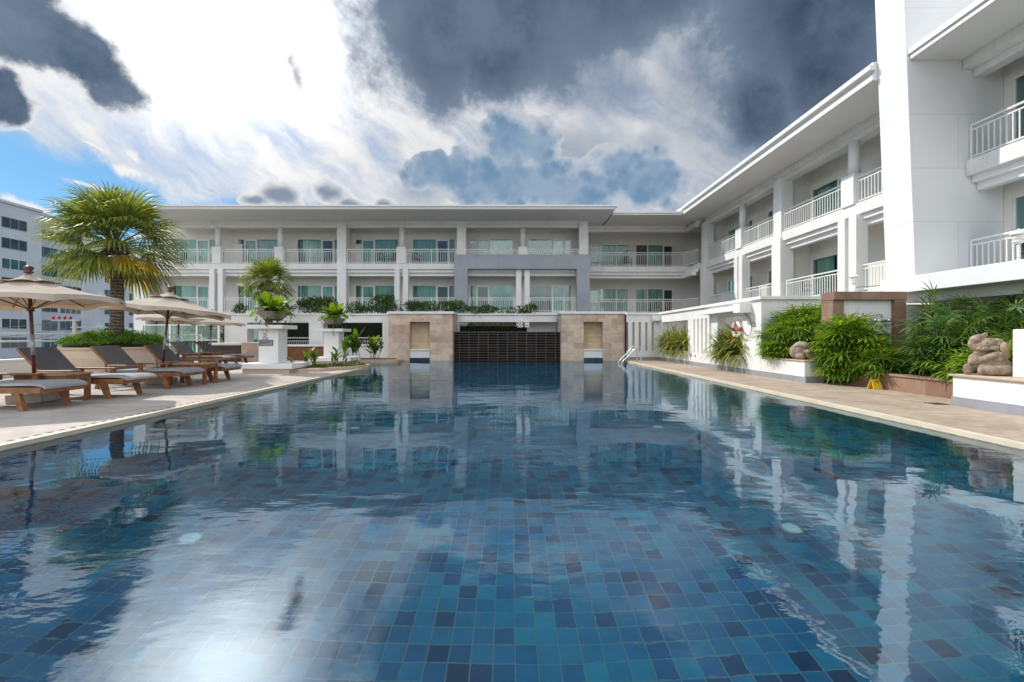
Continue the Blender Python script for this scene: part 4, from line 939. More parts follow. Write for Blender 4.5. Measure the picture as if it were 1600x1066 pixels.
# ---------------------------------------------------------------- loungers, umbrellas, small things
def make_lounger():
    r = thing('sun_lounger', (0,0,0), 'x', 'sun lounger', 'teak sun loungers on the left deck')
    hw = .35
    for s in (-1, 1):
        mb = MB(); mb.box(-.95, .95, s*hw-.025, s*hw+.025, .27, .36); obj('side_rail', mb, M['wood'], r, bev=.006)
        mb = MB(); y0, y1 = s*hw-.03, s*hw+.03
        mb.hexa([(.50,y0,0),(.585,y0,0),(.585,y1,0),(.50,y1,0),(.56,y0,.28),(.69,y0,.28),(.69,y1,.28),(.56,y1,.28)] if 0 else [(.62,y0,0),(.70,y0,0),(.70,y1,0),(.62,y1,0),(.50,y0,.28),(.62,y0,.28),(.62,y1,.28),(.50,y1,.28)]); obj('leg', mb, M['wood'], r, bev=.006)
        mb = MB(); mb.hexa([(-.92,y0,0),(-.84,y0,0),(-.84,y1,0),(-.92,y1,0),(-.84,y0,.28),(-.72,y0,.28),(-.72,y1,.28),(-.84,y1,.28)]); obj('leg', mb, M['wood'], r, bev=.006)
        a = obj('armrest', MB().box(-.62, .18, s*(hw+.03)-.04, s*(hw+.03)+.04, .49, .525), M['wood'], r, bev=.01)
        obj('arm_post', MB().box(.06, .13, s*(hw+.03)-.025, s*(hw+.03)+.025, .30, .49), M['wood'], a, bev=.005)
        obj('arm_post', MB().box(-.55, -.49, s*(hw+.03)-.025, s*(hw+.03)+.025, .30, .49), M['wood'], a, bev=.005)
    mb = MB()
    for k in range(11): x = -.5+k*.135; mb.box(x, x+.128, -hw+.03, hw-.03, .345, .36)
    mb.box(-.52, .95, -.02, .02, .33, .346); mb.box(.93, .97, -hw, hw, .27, .34); mb.box(-.97, -.93, -hw, hw, .27, .36); obj('slat_base', mb, M['wood'], r)
    # seat: padded strip drooping at the foot
    prof = [(-.52,.375),(-.3,.372),(.0,.375),(.35,.38),(.62,.385),(.82,.385),(.93,.37),(1.0,.335)]
    mb = MB(); t = .04; n = len(prof)
    for i in range(n-1):
        (xa, za), (xb, zb) = prof[i], prof[i+1]
        mb.hexa([(xa,-hw+.0,za-.0),(xb,-hw,zb),(xb,hw,zb),(xa,hw,za),(xa,-hw,za+t),(xb,-hw,zb+t),(xb,hw,zb+t),(xa,hw,za+t)])
    obj('seat', mb, M['slinglit'], r)
    # backrest: wooden frame with a stretched grey sling
    p0, p1 = Vector((-.52,0,.40)), Vector((-1.02,0,.92)); d = p1-p0; nrm = Vector((d.z,0,-d.x)).normalized()
    def slab(mb, f0, f1, y0, y1, o0, o1):
        a, b = p0+d*f0, p0+d*f1
        P = lambda q, y, o: (q.x+nrm.x*o, y, q.z+nrm.z*o)
        mb.hexa([P(a,y0,o0), P(a,y1,o0), P(b,y1,o0), P(b,y0,o0), P(a,y0,o1), P(a,y1,o1), P(b,y1,o1), P(b,y0,o1)])
    mb = MB(); slab(mb, 0, 1, -hw, -hw+.05, -.03, .02); slab(mb, 0, 1, hw-.05, hw, -.03, .02); slab(mb, .95, 1.0, -hw+.05, hw-.05, -.03, .02)
    b = obj('backrest', mb, M['wood'], r, recalc=True)
    mb = MB(); slab(mb, .0, .985, -hw+.03, hw-.03, .02, .035); obj('sling', mb, M['sling'], b, recalc=True)
    mb = MB(); mb.tube([(-.86, -.2, .74), (-.80, -.2, .30)], .015, 6); mb.tube([(-.86, .2, .74), (-.80, .2, .30)], .015, 6); obj('support', mb, M['wood'], b)
    return r
L0 = make_lounger(); first = True
for x, y, rz, lab in [(-8.10, 7.29, 0, 'sun lounger nearest the camera, cut off by the left edge of the picture'), (-8.02, 8.68, 0, 'sun lounger just behind the first umbrella pole, backrest raised'),
        (-8.12, 10.25, 0, 'sun lounger in front of the round palm planter, foot end toward the pool'), (-8.15, 11.75, .02, 'sun lounger beside the second umbrella, partly behind its side table'),
        (-11.6, 17.2, -.02, 'sun lounger in the rear pair, nearer one beside the small rear table'), (-11.7, 18.7, .0, 'sun lounger farthest back, in front of the dark slatted counter')]:
    c = L0 if first else copy_tree(L0); first = False
    c.location = (x, y, DECK); c.rotation_euler = (0,0,rz); c['label'] = lab
def make_table():
    r = thing('side_table', (0,0,0), 'x', 'side table', 'low teak side tables between the loungers')
    mb = MB()
    for k in range(6): mb.box(-.47+.157*k, -.32+.157*k, -.26, .26, .47, .50)
    obj('top', mb, M['woodlite'], r, bev=.004)
    mb = MB(); mb.box(-.44,.44,-.23,-.20,.39,.47); mb.box(-.44,.44,.20,.23,.39,.47); mb.box(-.44,-.41,-.2,.2,.39,.47); mb.box(.41,.44,-.2,.2,.39,.47); obj('apron', mb, M['wood'], r)
    for sx in (-1,1):
        for sy in (-1,1):
            obj('leg', MB().box(sx*.41-.035, sx*.41+.035, sy*.20-.035, sy*.20+.035, 0, .47), M['wood'], r, bev=.005)
    return r
T0 = make_table(); first = True
for x, y, lab in [(-8.02, 7.98, 'low teak side table under the first umbrella, between the two nearest loungers'), (-7.66, 10.98, 'low teak side table under the second umbrella'), (-12.0, 17.95, 'low teak side table between the rear pair of loungers')]:
    c = T0 if first else copy_tree(T0); first = False
    c.location = (x, y, DECK); c['label'] = lab
def make_umbrella():
    r = thing('umbrella', (0,0,0), 'x', 'umbrella', 'beige canvas umbrellas on the left deck')
    obj('base', MB().box(-.26,.26,-.26,.26,0,.16), M['concrete'], r, bev=.02)
    mb = MB(); mb.lathe((0,0,.16), [(.06,0),(.055,.28),(.04,.30)], 14); obj('socket', mb, M['iron'], r, smooth=True)
    mb = MB(); mb.tube([(0,0,.2), (0,0,2.22)], .026, 12); p = obj('pole', mb, M['darkwood'], r, smooth=True)
    mb = MB(); mb.tube([(0,0,.82), (0,0,1.18)], .029, 12); obj('joint_sleeve', mb, M['steel'], p, smooth=True)
    mb = MB(); mb.lathe((0,0,2.24), [(.05,0),(.07,.02),(.05,.045),(.04,.05),(.065,.075),(.07,.1),(.05,.125),(.015,.14)], 16); obj('finial', mb, M['darkwood'], r, smooth=True)
    Rr, zt, ze = 1.33, 2.20, 1.76
    def canopy(r0, r1, z0, z1, sag, nr, scallop):
        mb = MB(); NA = 64; rings = []
        for i in range(nr+1):
            f = i/nr; row = []
            for j in range(NA):
                w = 2*pi*j/NA; ph = (w*8/(2*pi)) % 1; k = sin(pi*ph)            # 0 at rib, 1 midway
                rr = (r0+(r1-r0)*f)*(1 - k*.085); z = z0+(z1-z0)*f - .10*sin(pi*f)*(.35) - sag*k*f*(1-f)*1.6 + scallop*k*f**3
                row.append((rr*cos(w), rr*sin(w), z))
            rings.append(row)
        b = 0
        for row in rings: mb.v += row
        for i in range(nr):
            for j in range(NA):
                j2 = (j+1) % NA; mb.f.append((i*NA+j, i*NA+j2, (i+1)*NA+j2, (i+1)*NA+j)); mb.m.append(0)
        return mb
    c = obj('canopy', canopy(.02, Rr, zt-.02, ze, .03, 10, .03), M['canvas'], r, smooth=True)
    m = c.modifiers.new('cloth', 'SOLIDIFY'); m.thickness = .005
    mb = MB(); NA = 64
    for i, dz in ((0, 0), (1, -.10)):
        for j in range(NA):
            w = 2*pi*j/NA; ph = (w*8/(2*pi)) % 1; k = sin(pi*ph); rr = Rr*(1-k*.085)*(1+.004*i)
            mb.v.append((rr*cos(w), rr*sin(w), ze+.03*k+dz*(1-.35*k)))
    for j in range(NA): j2 = (j+1) % NA; mb.f.append((j, j2, NA+j2, NA+j)); mb.m.append(0)
    v = obj('valance', mb, M['canvas'], c, smooth=True)
    v2 = obj('vent_cap', canopy(.02, .42, zt+.03, zt-.135, .0, 4, .03), M['canvas'], r, smooth=True)
    m = v2.modifiers.new('cloth', 'SOLIDIFY'); m.thickness = .005
    for k in range(8):
        w = 2*pi*k/8; mb = MB(); mb.tube([(.04*cos(w), .04*sin(w), zt-.06), (.6*cos(w), .6*sin(w), zt-.25), ((Rr-.03)*cos(w), (Rr-.03)*sin(w), ze-.02)], .012, 6); rb = obj('rib', mb, M['wood'], r)
        mb = MB(); mb.tube([(.03*cos(w), .03*sin(w), 1.62), (.66*cos(w), .66*sin(w), zt-.29)], .009, 6); obj('strut', mb, M['wood'], rb)
    mb = MB(); mb.lathe((0,0,1.58), [(.05,0),(.05,.07)], 12); obj('runner', mb, M['darkwood'], r)
    return r
U0 = make_umbrella(); first = True
for x, y, s, rx, ry, rz, lab in [(-8.30, 7.95, 1.0, 0, -.045, .2, 'beige umbrella nearest the camera, its left half cut off by the picture edge'), (-8.42, 10.95, 1.0, -.03, .075, .35, 'beige umbrella tilted to the right over the third lounger, beside the palm trunk'),
        (-13.55, 18.5, 1.04, 0, .03, .1, 'beige umbrella at the back on the left, half hidden by the tilted one'), (-12.55, 19.0, .96, 0, .02, .3, 'beige umbrella at the back on the right, farthest of all')]:
    c = U0 if first else copy_tree(U0); first = False
    c.location = (x, y, DECK); c.rotation_euler = (rx, ry, rz); c.scale = (s, s, s); c['label'] = lab
# pool ladder
ld = thing('pool_ladder', (5.3, 20.2, 0), 'chrome pool ladder at the far right corner of the pool', 'pool ladder')
for y in (19.85, 20.45):
    pts = [(4.78,y,-.9), (4.80,y,-.3), (4.84,y,.05), (4.93,y,.16)]
    for k in range(1, 7): f = k/7; pts.append((4.93+.5*f, y, .16+.52*f))
    for k in range(0, 9): a = pi*.72 - pi*.72*k/8; pts.append((5.53+.14*cos(a+.0), y, .62+.14*sin(a)))
    pts += [(5.68,y,.3), (5.68,y,DECK)]
    mb = MB(); mb.tube(pts, .024, 10); obj('handrail', mb, M['chrome'], ld, smooth=True)
    mb = MB(); mb.lathe((5.68,y,DECK), [(.05,0),(.05,.02),(.03,.03)], 12); obj('deck_flange', mb, M['chrome'], ld)
for z in (-.15, -.42, -.7):
    mb = MB(); mb.box(4.72, 4.84, 19.85, 20.45, z, z+.03); obj('tread', mb, M['chrome'], ld)
# lifebuoy with its rope, plaque
lb = thing('lifebuoy', (7.2, 14.55, 1.4), 'white lifebuoy with red bands hanging at the right edge of a plant opening', 'lifebuoy')
def ring_part(name, a0, a1, m, r0=.225, t=.055, par=lb):
    mb = MB(); n = 8; k = max(4, int((a1-a0)/.12))
    mb.tube([(7.20, 14.50+r0*cos(a0+(a1-a0)*i/k), 1.42+r0*sin(a0+(a1-a0)*i/k)) for i in range(k+1)], t, 10); obj(name, mb, m, par, smooth=True)
for i in range(4):
    ring_part('buoy_segment', i*pi/2+.25, i*pi/2+pi/2-.25, M['lampwhite']); ring_part('red_band', i*pi/2-.25, i*pi/2+.25, M['red'], t=.057)
mb = MB(); mb.tube([(7.2, 14.1, 1.95), (7.22, 13.75, 1.75), (7.22, 13.62, 1.45), (7.22, 13.72, 1.25), (7.22, 13.95, 1.22), (7.22, 14.15, 1.4)], .011, 6); obj('rope', mb, M['iron'], lb, smooth=True)
mb = MB(); mb.box(7.25, 7.27, 13.50, 13.70, 1.50, 1.62); mb.box(7.243, 7.25, 13.52, 13.68, 1.52, 1.60); obj('wall_plaque', mb, M['plaque'], label='small grey plaque on the white garden wall beside the lifebuoy rope', cat='plaque')
# yellow floor sign
ys_ = thing('floor_sign', (7.87, 9.85, DECK), 'small yellow folding floor sign standing before the low brown planter wall', 'floor sign')
for s in (-1, 1):
    mb = MB(); y = 9.85
    mb.hexa([(7.76+.02,y+s*.09-.008,DECK),(7.98,y+s*.09-.008,DECK),(7.98,y+s*.09+.008,DECK),(7.78,y+s*.09+.008,DECK),(7.80,y+s*.012-.008,DECK+.21),(7.96,y+s*.012-.008,DECK+.21),(7.96,y+s*.012+.008,DECK+.21),(7.80,y+s*.012+.008,DECK+.21)]); p = obj('leaf', mb, M['yellow'], ys_, recalc=True)
    mb = MB(); mb.box(7.84, 7.92, y+s*.05-.004+ s*.006, y+s*.05+.004+s*.006, DECK+.165, DECK+.18); obj('hand_slot', mb, M['plaquedark'], p)
# lanterns
def lantern(x, y, z, h, lab, arm):
    r = thing('lantern', (x, y, z), lab, 'lantern')
    mb = MB(); mb.tube([(x,y,z), (x,y,z+h)], .03, 10); mb.lathe((x,y,z), [(.07,0),(.07,.03),(.04,.06)], 12); obj('post', mb, M['lampwhite'], r, smooth=True)
    mb = MB(); mb.ball((x,y,z+h+.12), (.11,.11,.10), 18, 10); obj('globe', mb, M['lampwhite'], r, smooth=True)
    mb = MB(); mb.lathe((x,y,z+h+.17), [(.15,0),(.14,.03),(.09,.07),(.03,.10),(.015,.14)], 18); obj('hood', mb, M['lampwhite'], r, smooth=True)
    mb = MB(); mb.lathe((x,y,z+h-.02), [(.04,0),(.10,.03),(.11,.06)], 16); obj('collar', mb, M['lampwhite'], r, smooth=True)
    if arm:
        mb = MB(); mb.tube([(x,y,z+h-.12), (x+1.1,y-.2,z+h-.06)], .016, 6); mb.ball((x+1.1,y-.2,z+h-.06), (.1,.04,.04), 10, 6); obj('arm', mb, M['steel'], r)
lantern(10.2, 13.5, 2.42, .36, 'small white lantern with a side arm on the wall end below the side wing balconies', True)
lantern(11.05, 9.9, 2.82, .42, 'white globe lantern on the tower ledge at the right edge', False)
# utility pole and wires beyond the terrace
up = thing('utility_pole', (-38, 40, -4), 'utility pole with red insulators beyond the left terrace railing', 'utility pole')
mb = MB(); mb.tube([(-38.3,40,-4), (-38.3,40,2.7)], .17, 10); obj('pole', mb, M['concrete'], up, smooth=True)
mb = MB(); mb.box(-40.3,-37.8,39.9,40.1,2.55,2.7); mb.box(-38.6,-35.4,39.9,40.1,1.95,2.08); obj('crossarm', mb, M['steel'], up)
for x in (-40.2,-39.7,-39.2,-38.7):
    mb = MB(); mb.lathe((x,40,2.7), [(.08,0),(.13,.07),(.08,.13),(.13,.2),(.07,.28)], 10); obj('insulator', mb, M['red'], up)
mb = MB(); mb.box(-39.9,-36.6,39.7,40.0,-1.4,-.6); obj('awning', mb, M['red'], up)
for k, (za, zb_, sag, lab) in enumerate([(2.62, 2.1, .5, 'sagging overhead wire highest on the utility pole'), (2.05, 1.4, .7, 'sagging overhead wire in the middle of the utility pole'), (1.7, .9, .9, 'lowest sagging overhead wire on the utility pole')]):
    mb = MB(); mb.tube([(-38.3-22*f, 40+3*f, za+(zb_-za)*f-sag*4*f*(1-f)) for f in [i/14 for i in range(15)]], .022, 5); obj('overhead_wire', mb, M['iron'], label=lab, cat='wire', group='overhead wires by the utility pole')
# ---------------------------------------------------------------- elephant statues
def blobmesh(name, balls, caps, mat, loc, rz, lab, vox=.010):
    mb = MB()
    for c, r in balls: mb.ball(c, r, 20, 12)
    for pts, rs in caps:
        P = [Vector(p) for p in pts]; fine = []; fr = []
        for i in range(len(P)-1):
            for k in range(6): f = k/6; fine.append(P[i].lerp(P[i+1], f)); fr.append(rs[i]+(rs[i+1]-rs[i])*f)
        fine.append(P[-1]); fr.append(rs[-1])
        mb.tube(fine, fr, 14); mb.ball(P[0], rs[0]); mb.ball(P[-1], rs[-1])
    me = bpy.data.meshes.new('tmp'); me.from_pydata(mb.v, [], mb.f)
    bm = bmesh.new(); bm.from_mesh(me); bmesh.ops.recalc_face_normals(bm, faces=bm.faces); bm.to_mesh(me); bm.free()
    t = bpy.data.objects.new('tmp', me); COL.objects.link(t)
    m = t.modifiers.new('r', 'REMESH'); m.mode = 'VOXEL'; m.voxel_size = vox
    s = t.modifiers.new('s', 'SMOOTH'); s.factor = .5; s.iterations = 2
    tx = bpy.data.textures.new('stone', 'CLOUDS'); tx.noise_scale = .06; tx.noise_depth = 3
    q = t.modifiers.new('d', 'DISPLACE'); q.texture = tx; q.strength = .013; q.mid_level = .5
    dg = bpy.context.evaluated_depsgraph_get(); out = bpy.data.meshes.new_from_object(t.evaluated_get(dg))
    bpy.data.objects.remove(t); out.materials.clear(); out.materials.append(mat); out.polygons.foreach_set('use_smooth', [True]*len(out.polygons)); out.name = name
    o = bpy.data.objects.new(name, out); COL.objects.link(o); o.location = loc; o.rotation_euler = (0,0,rz); OFF[o.name] = Vector(loc)
    return props(o, lab, 'statue')
E2 = blobmesh('elephant_statue', [
    ((.06,.02,.25),(.27,.20,.19)), ((.04,-.02,.555),(.20,.16,.115)), ((.16,.0,.56),(.13,.15,.10)), ((.02,-.06,.63),(.07,.09,.04)), ((.15,-.05,.625),(.07,.09,.035)),
    ((-.04,-.14,.47),(.10,.05,.035)), ((.10,-.14,.49),(.09,.05,.045)),
    ((-.08,-.20,.105),(.08,.10,.10)), ((-.30,-.08,.095),(.09,.10,.095)), ((-.33,-.12,.12),(.06,.06,.06)), ((.12,-.12,.31),(.16,.10,.075)), ((-.17,-.10,.285),(.10,.09,.09)), ((.26,.02,.19),(.10,.16,.14))],
    [([(-.05,-.2,.10),(.16,-.19,.105),(.30,-.12,.115)], [.095,.09,.10]), ([(-.30,-.06,.10),(-.20,.0,.16),(-.02,.04,.20)], [.09,.10,.12]),
     ([(.26,-.08,.37),(.12,-.18,.355),(.0,-.18,.32),(-.10,-.15,.27)], [.075,.07,.06,.055]), ([(-.05,-.02,.40),(-.17,-.09,.37),(-.25,-.12,.30),(-.26,-.13,.24)], [.07,.06,.055,.05]),
     ([(-.06,-.05,.53),(-.17,-.07,.505),(-.225,-.07,.56),(-.21,-.07,.63),(-.14,-.06,.675),(-.06,-.06,.70),(-.02,-.05,.73)], [.10,.095,.085,.075,.065,.05,.04])],
    M['statue'], (7.66, 7.32, .575), -.76, 'brown stone seated elephant statue laughing with its trunk raised on the white block')
EL = Vector((7.66, 7.32, .575))
for nm, mm, cc, rr in [('ear', 'statue', (.26,-.15,.50), (.075,.05,.10)), ('eye', 'iron', (-.005,-.178,.585), (.016,.008,.009))]:
    obj(nm, MB().ball(tuple(EL+Vector(cc)), rr, 16, 10), M[mm], E2, smooth=True)
for zz, xx, r_ in ((.53,-.245,.07), (.58,-.255,.066), (.63,-.235,.058)):
    mb = MB(); mb.tube([tuple(EL+Vector((xx+.06+r_*1.15*cos(w), -.07+r_*1.2*sin(w)*1.05, zz))) for w in [pi*(.55+1.25*k/12) for k in range(13)]], .008, 6); obj('trunk_ring', mb, M['statue'], E2, smooth=True)
obj('tusk', MB().tube([tuple(EL+Vector((-.10,-.16,.50))), tuple(EL+Vector((-.17,-.20,.475)))], [.018, .008], 8), M['concrete'], E2, smooth=True)
E2.scale = (.72, .80, .90)
E1 = blobmesh('elephant_statue', [
    ((-.05,.0,.20),(.25,.22,.22)), ((-.02,.0,.34),(.19,.17,.13)), ((.13,-.12,.15),(.14,.13,.14)), ((.17,-.16,.24),(.08,.07,.07)), ((-.20,-.14,.20),(.08,.05,.17)), ((-.08,-.19,.26),(.06,.03,.11)),
    ((.29,-.12,.075),(.10,.08,.075)), ((-.06,-.2,.08),(.12,.09,.08)), ((.05,-.2,.2),(.06,.05,.06))],
    [([(-.22,-.1,.30),(-.10,-.2,.37),(.05,-.2,.34)], [.03,.035,.03]), ([(.10,-.22,.20),(.12,-.26,.1),(.20,-.24,.06),(.30,-.20,.06)], [.065,.055,.05,.045])],
    M['statue2'], (7.52, 11.72, .61), -.5, 'weathered stone elephant statue lying curled on the planter rim below the palm clump')
# ---------------------------------------------------------------- plants
rnd = random.Random(11)
def rdir(r=rnd):
    z = r.uniform(-1, 1); a = r.uniform(0, 2*pi); q = sqrt(1-z*z); return Vector((q*cos(a), q*sin(a), z))
def leaf(mb, p, d, ln, w, up=Vector((0,0,1))):
    s = d.cross(up); s = s.normalized() if s.length > 1e-3 else Vector((1,0,0)); n = s.cross(d)
    a = p; b = p+d*ln*.45+n*w*.25; c = p+d*ln
    k = len(mb.v)
    mb.v += [tuple(a), tuple(b+s*w*.5), tuple(c), tuple(b-s*w*.5)]; mb.f.append((k, k+1, k+2, k+3)); mb.m.append(0)
def blade(mb, p, d, ln, w, droop, n=4, tipw=.08, wp=.5):
    """arching blade"""
    pts = [Vector(p)]; q = Vector(d).normalized(); wd = []
    for i in range(n): q = (q+Vector((0,0,-droop/n))).normalized(); pts.append(pts[-1]+q*ln/n)
    side = Vector(d).cross(Vector((0,0,1))); side = side.normalized() if side.length > 1e-3 else Vector((1,0,0))
    for i in range(n+1): f = i/n; wd.append(w*.5*(sin(pi*min(1, max(.0, f*.85+.12)))**wp if i < n else tipw))
    mb.strip(pts, wd, side)
def fan(mb, p, d, ln, nb, w, spread=2.2, droop=.5):
    d = d.normalized(); s = d.cross(Vector((0,0,1))); s = s.normalized() if s.length > 1e-2 else Vector((1,0,0))
    for i in range(nb):
        a = (i/(nb-1)-.5)*spread*1.15 + rnd.uniform(-.06, .06)
        q = d*cos(a)+s*sin(a); l = ln*(1-.22*abs(a)/spread)*rnd.uniform(.88, 1.05)
        n = 3; pts = [p]; v = q.copy()
        for k in range(n): v = (v+Vector((0,0,-droop/n*(.4+.6*k)))).normalized(); pts.append(pts[-1]+v*l/n)
        sd = q.cross(s.cross(d)).normalized()
        mb.strip(pts, [w*.35, w*.5, w*.45, w*.08], sd)
def rhapis(mb, st, base, h, n=9, lf=.34, r=.25):
    """one cane clump: canes with fans along the upper part"""
    x, y, z = base
    top = Vector((x+rnd.gauss(0, .08), y+rnd.gauss(0, .08), z+h)); st.tube([(x, y, z), top], .012, 5)
    for i in range(n):
        f = rnd.uniform(.35, 1.0); p0 = Vector(base).lerp(top, f); a = rnd.uniform(0, 2*pi); el = rnd.uniform(-.35, 1.25)*(.4+.6*f)
        d = Vector((cos(a)*cos(el), sin(a)*cos(el), sin(el))); p1 = p0+d*r*rnd.uniform(.6, 1.3)+Vector((0,0,-.02))
        fan(mb, p1, d, lf*rnd.uniform(.8, 1.15), rnd.randint(8, 11), .034, rnd.uniform(2.6, 4.4), rnd.uniform(.4, 1.1))
def clump(name, mat, spots, lab, cat, group, lf=.34, r=.25, n=9):
    mb, st = MB(), MB()
    for x, y, z, h in spots: rhapis(mb, st, (x, y, z), h, n, lf, r)
    b = spots[0]; t = thing(name, (b[0], b[1], b[2]), lab, cat, group)
    obj('foliage', mb, M[mat], t); obj('stems', st, M['stem'], t); return t
G = 'lady palm clumps along the right wall'
def prof(P, x):
    for (a, va), (b, vb) in zip(P, P[1:]):
        if x <= b: return va+(vb-va)*max(0, (x-a))/(b-a)
    return P[-1][1]
sp = []
for i in range(170):
    x = rnd.uniform(7.42, 9.7); y = rnd.uniform(11.6, 13.0); z = .55
    if x < 8.05: y = rnd.uniform(12.15, 13.0)
    top = prof([(7.4, 1.45), (7.8, 1.85), (8.2, 2.08), (8.7, 2.08), (9.1, 2.0), (9.6, 1.8)], x)
    sp.append((x, y, z, max(.15, (top-z-.1)*rnd.uniform(.35, .98))))
clump('lady_palm', 'rhapis', sp, 'broad sunlit lady palm clump filling the white planter behind the resting elephant', 'palm shrub', G, .38, .26, 11)
sp = []
for i in range(110):
    x = rnd.uniform(8.1, 9.6); y = rnd.uniform(9.9, 11.1); q = x*10.5/y
    top = prof([(7.6, 1.55), (8.1, 1.4), (8.5, 1.05), (8.9, .62), (9.6, .45)], q)
    sp.append((x, y, .25, max(.10, (top-.3)*rnd.uniform(.35, .95))))
for i in range(75):
    sp.append((rnd.uniform(7.75, 8.3), rnd.uniform(10.65, 11.15), .1, rnd.uniform(.4, 1.55)))
clump('lady_palm', 'rhapis', sp, 'lady palm clump hanging over the low brown wall in front of the shower panel', 'palm shrub', G, .38, .26, 10)
sp = []
for i in range(130):
    y = rnd.uniform(9.0, 11.0); x = max(8.45, rnd.uniform(.925, 1.14)*y)
    sp.append((x, y, .25, (1.60+.1*sin(x*5))*rnd.uniform(.35, 1.0)*y/10.2))
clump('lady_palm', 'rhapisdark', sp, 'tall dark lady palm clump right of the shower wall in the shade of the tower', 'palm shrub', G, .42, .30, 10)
sp = []
for i in range(40):
    y = rnd.uniform(7.7, 9.0); x = max(8.4, rnd.uniform(.95, 1.17)*y)
    sp.append((x, y, .25, rnd.uniform(.25, .9)))
clump('lady_palm', 'rhapis', sp, 'low lady palm clump behind the laughing elephant statue', 'palm shrub', G, .38, .24, 9)
# yellow bromeliad beside the elephant
mb = MB()
for i in range(26): a = rnd.uniform(0, 2*pi); e = rnd.uniform(.2, 1.2); blade(mb, (8.03, 7.43, .58+.15), Vector((cos(a)*cos(e), sin(a)*cos(e), sin(e))), rnd.uniform(.34, .55), .06, .5)
t = thing('spiky_plant', (8.03, 7.43, .58), 'yellow green spiky plant between the laughing elephant and the white post', 'plant'); obj('foliage', mb, M['varieg'], t)
mb = MB(); mb.lathe((8.03, 7.43, .58), [(.09,0),(.11,.14),(.09,.145),(.02,.13)], 14); obj('pot', mb, M['bowl'], t, smooth=True)
# grassy variegated plants in the wall openings
for (a, b, k, lab) in [(18.75, 21.8, 1100, 'grassy variegated plants filling the far opening of the white garden wall'), (14.4, 15.95, 800, 'grassy yellow edged plants filling the near opening of the garden wall beside the lifebuoy')]:
    mb = MB()
    for i in range(k):
        y = rnd.uniform(a, b); x = rnd.uniform(7.22, 7.60); a_ = rnd.uniform(0, 2*pi); e = rnd.uniform(.6, 1.5)
        d = Vector((cos(a_)*cos(e)-.25, sin(a_)*cos(e), sin(e))); blade(mb, (x, y, .50+rnd.uniform(0,.75)*rnd.random()), d, rnd.uniform(.45, 1.0), .045, rnd.uniform(.9, 2.3), 5)
    t = thing('grassy_plant', (7.45, (a+b)/2, .55), lab, 'plant', 'grassy plants in the garden wall openings'); obj('foliage', mb, M['varieg'], t)
    mb = MB(); mb.box(7.3, 7.58, a, b, .50, .56); obj('soil_bed', mb, M['soil'], t)
# leaf-cloud shrubs
def shrub(name, c, rad, n, mat, lab, cat, group=None, ln=.09, w=.05, core=True, up=.35, lump=6, stem=None):
    t = thing(name, (c[0], c[1], c[2]-rad[2]), lab, cat, group); mb = MB()
    L = [(rdir()*(rnd.uniform(.5, 1.45) if lump == 14 else 1), rnd.uniform(.2, .45) if lump == 14 else rnd.uniform(.45, .62)) for _ in range(lump)]
    for i in range(n):
        q = rdir(); 
        if rnd.random() < .75: l, s = rnd.choice(L); q = (l*.62 + q*s)
        else: q = q*rnd.uniform(.55, .95)
        p = Vector((c[0]+q.x*rad[0], c[1]+q.y*rad[1], c[2]+q.z*rad[2]))
        d = (q.normalized()*.7+rdir()*.8+Vector((0,0,up))).normalized(); leaf(mb, p, d, ln*rnd.uniform(.7, 1.4), w*rnd.uniform(.7, 1.3))
    obj('foliage', mb, M[mat], t)
    if core:
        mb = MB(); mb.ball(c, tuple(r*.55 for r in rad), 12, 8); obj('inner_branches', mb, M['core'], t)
    st = MB()
    for k in range(5 if stem else 2):
        q = rdir(); st.tube([(c[0]+q.x*.06, c[1]+q.y*.06, stem if stem else c[2]-rad[2]), (c[0]+q.x*rad[0]*.6, c[1]+q.y*rad[1]*.6, c[2]+abs(q.z)*rad[2]*.5)], .018, 5)
    obj('stems', st, M['stem'], t); return t
gS = 'shrubs growing on top of the white planter wall'
SH = [(-12.2, 23.75, 2.62, .75, .30, 600, 'leafy shrub on the planter wall just left of the bowl on the inscribed pedestal'), (-10.1, 23.75, 2.80, .95, .52, 1500, 'tall dark leafy shrub on the planter wall between the two planted bowls'),
      (-8.1, 23.75, 2.62, .7, .38, 700, 'leafy shrub on the planter wall behind the bowl on the plain pedestal'), (-6.6, 23.8, 2.85, .75, .55, 1300, 'dense shrub on the planter wall at the left corner of the left pier'),
      (-4.9, 25.0, 2.72, .9, .42, 1200, 'leafy shrub rising behind the left stone pier'), (-3.2, 25.0, 2.75, .75, .48, 1100, 'leafy shrub behind the right corner of the left pier'),
      (-1.6, 24.9, 2.58, .8, .32, 900, 'spreading shrub on the beam left of center above the cascade'), (.3, 24.9, 2.55, .75, .30, 500, 'thin trailing shrub on the beam above the middle of the cascade'), (1.15, 24.9, 2.72, .35, .3, 260, 'small upright shrub at the right end of the planted beam'),
      (-14.1, 23.7, 2.62, .35, .26, 240, 'small rounded shrub at the left end of the planter wall')]
for x, y, z, rx, rz, n, lab in SH: shrub('planter_shrub', (x, y, z-.02), (rx*1.25, .40, rz*1.0), int(n*1.1), 'shrub', lab, 'shrub', gS, .13, .065, core=False, lump=14, up=.6, stem=2.33)
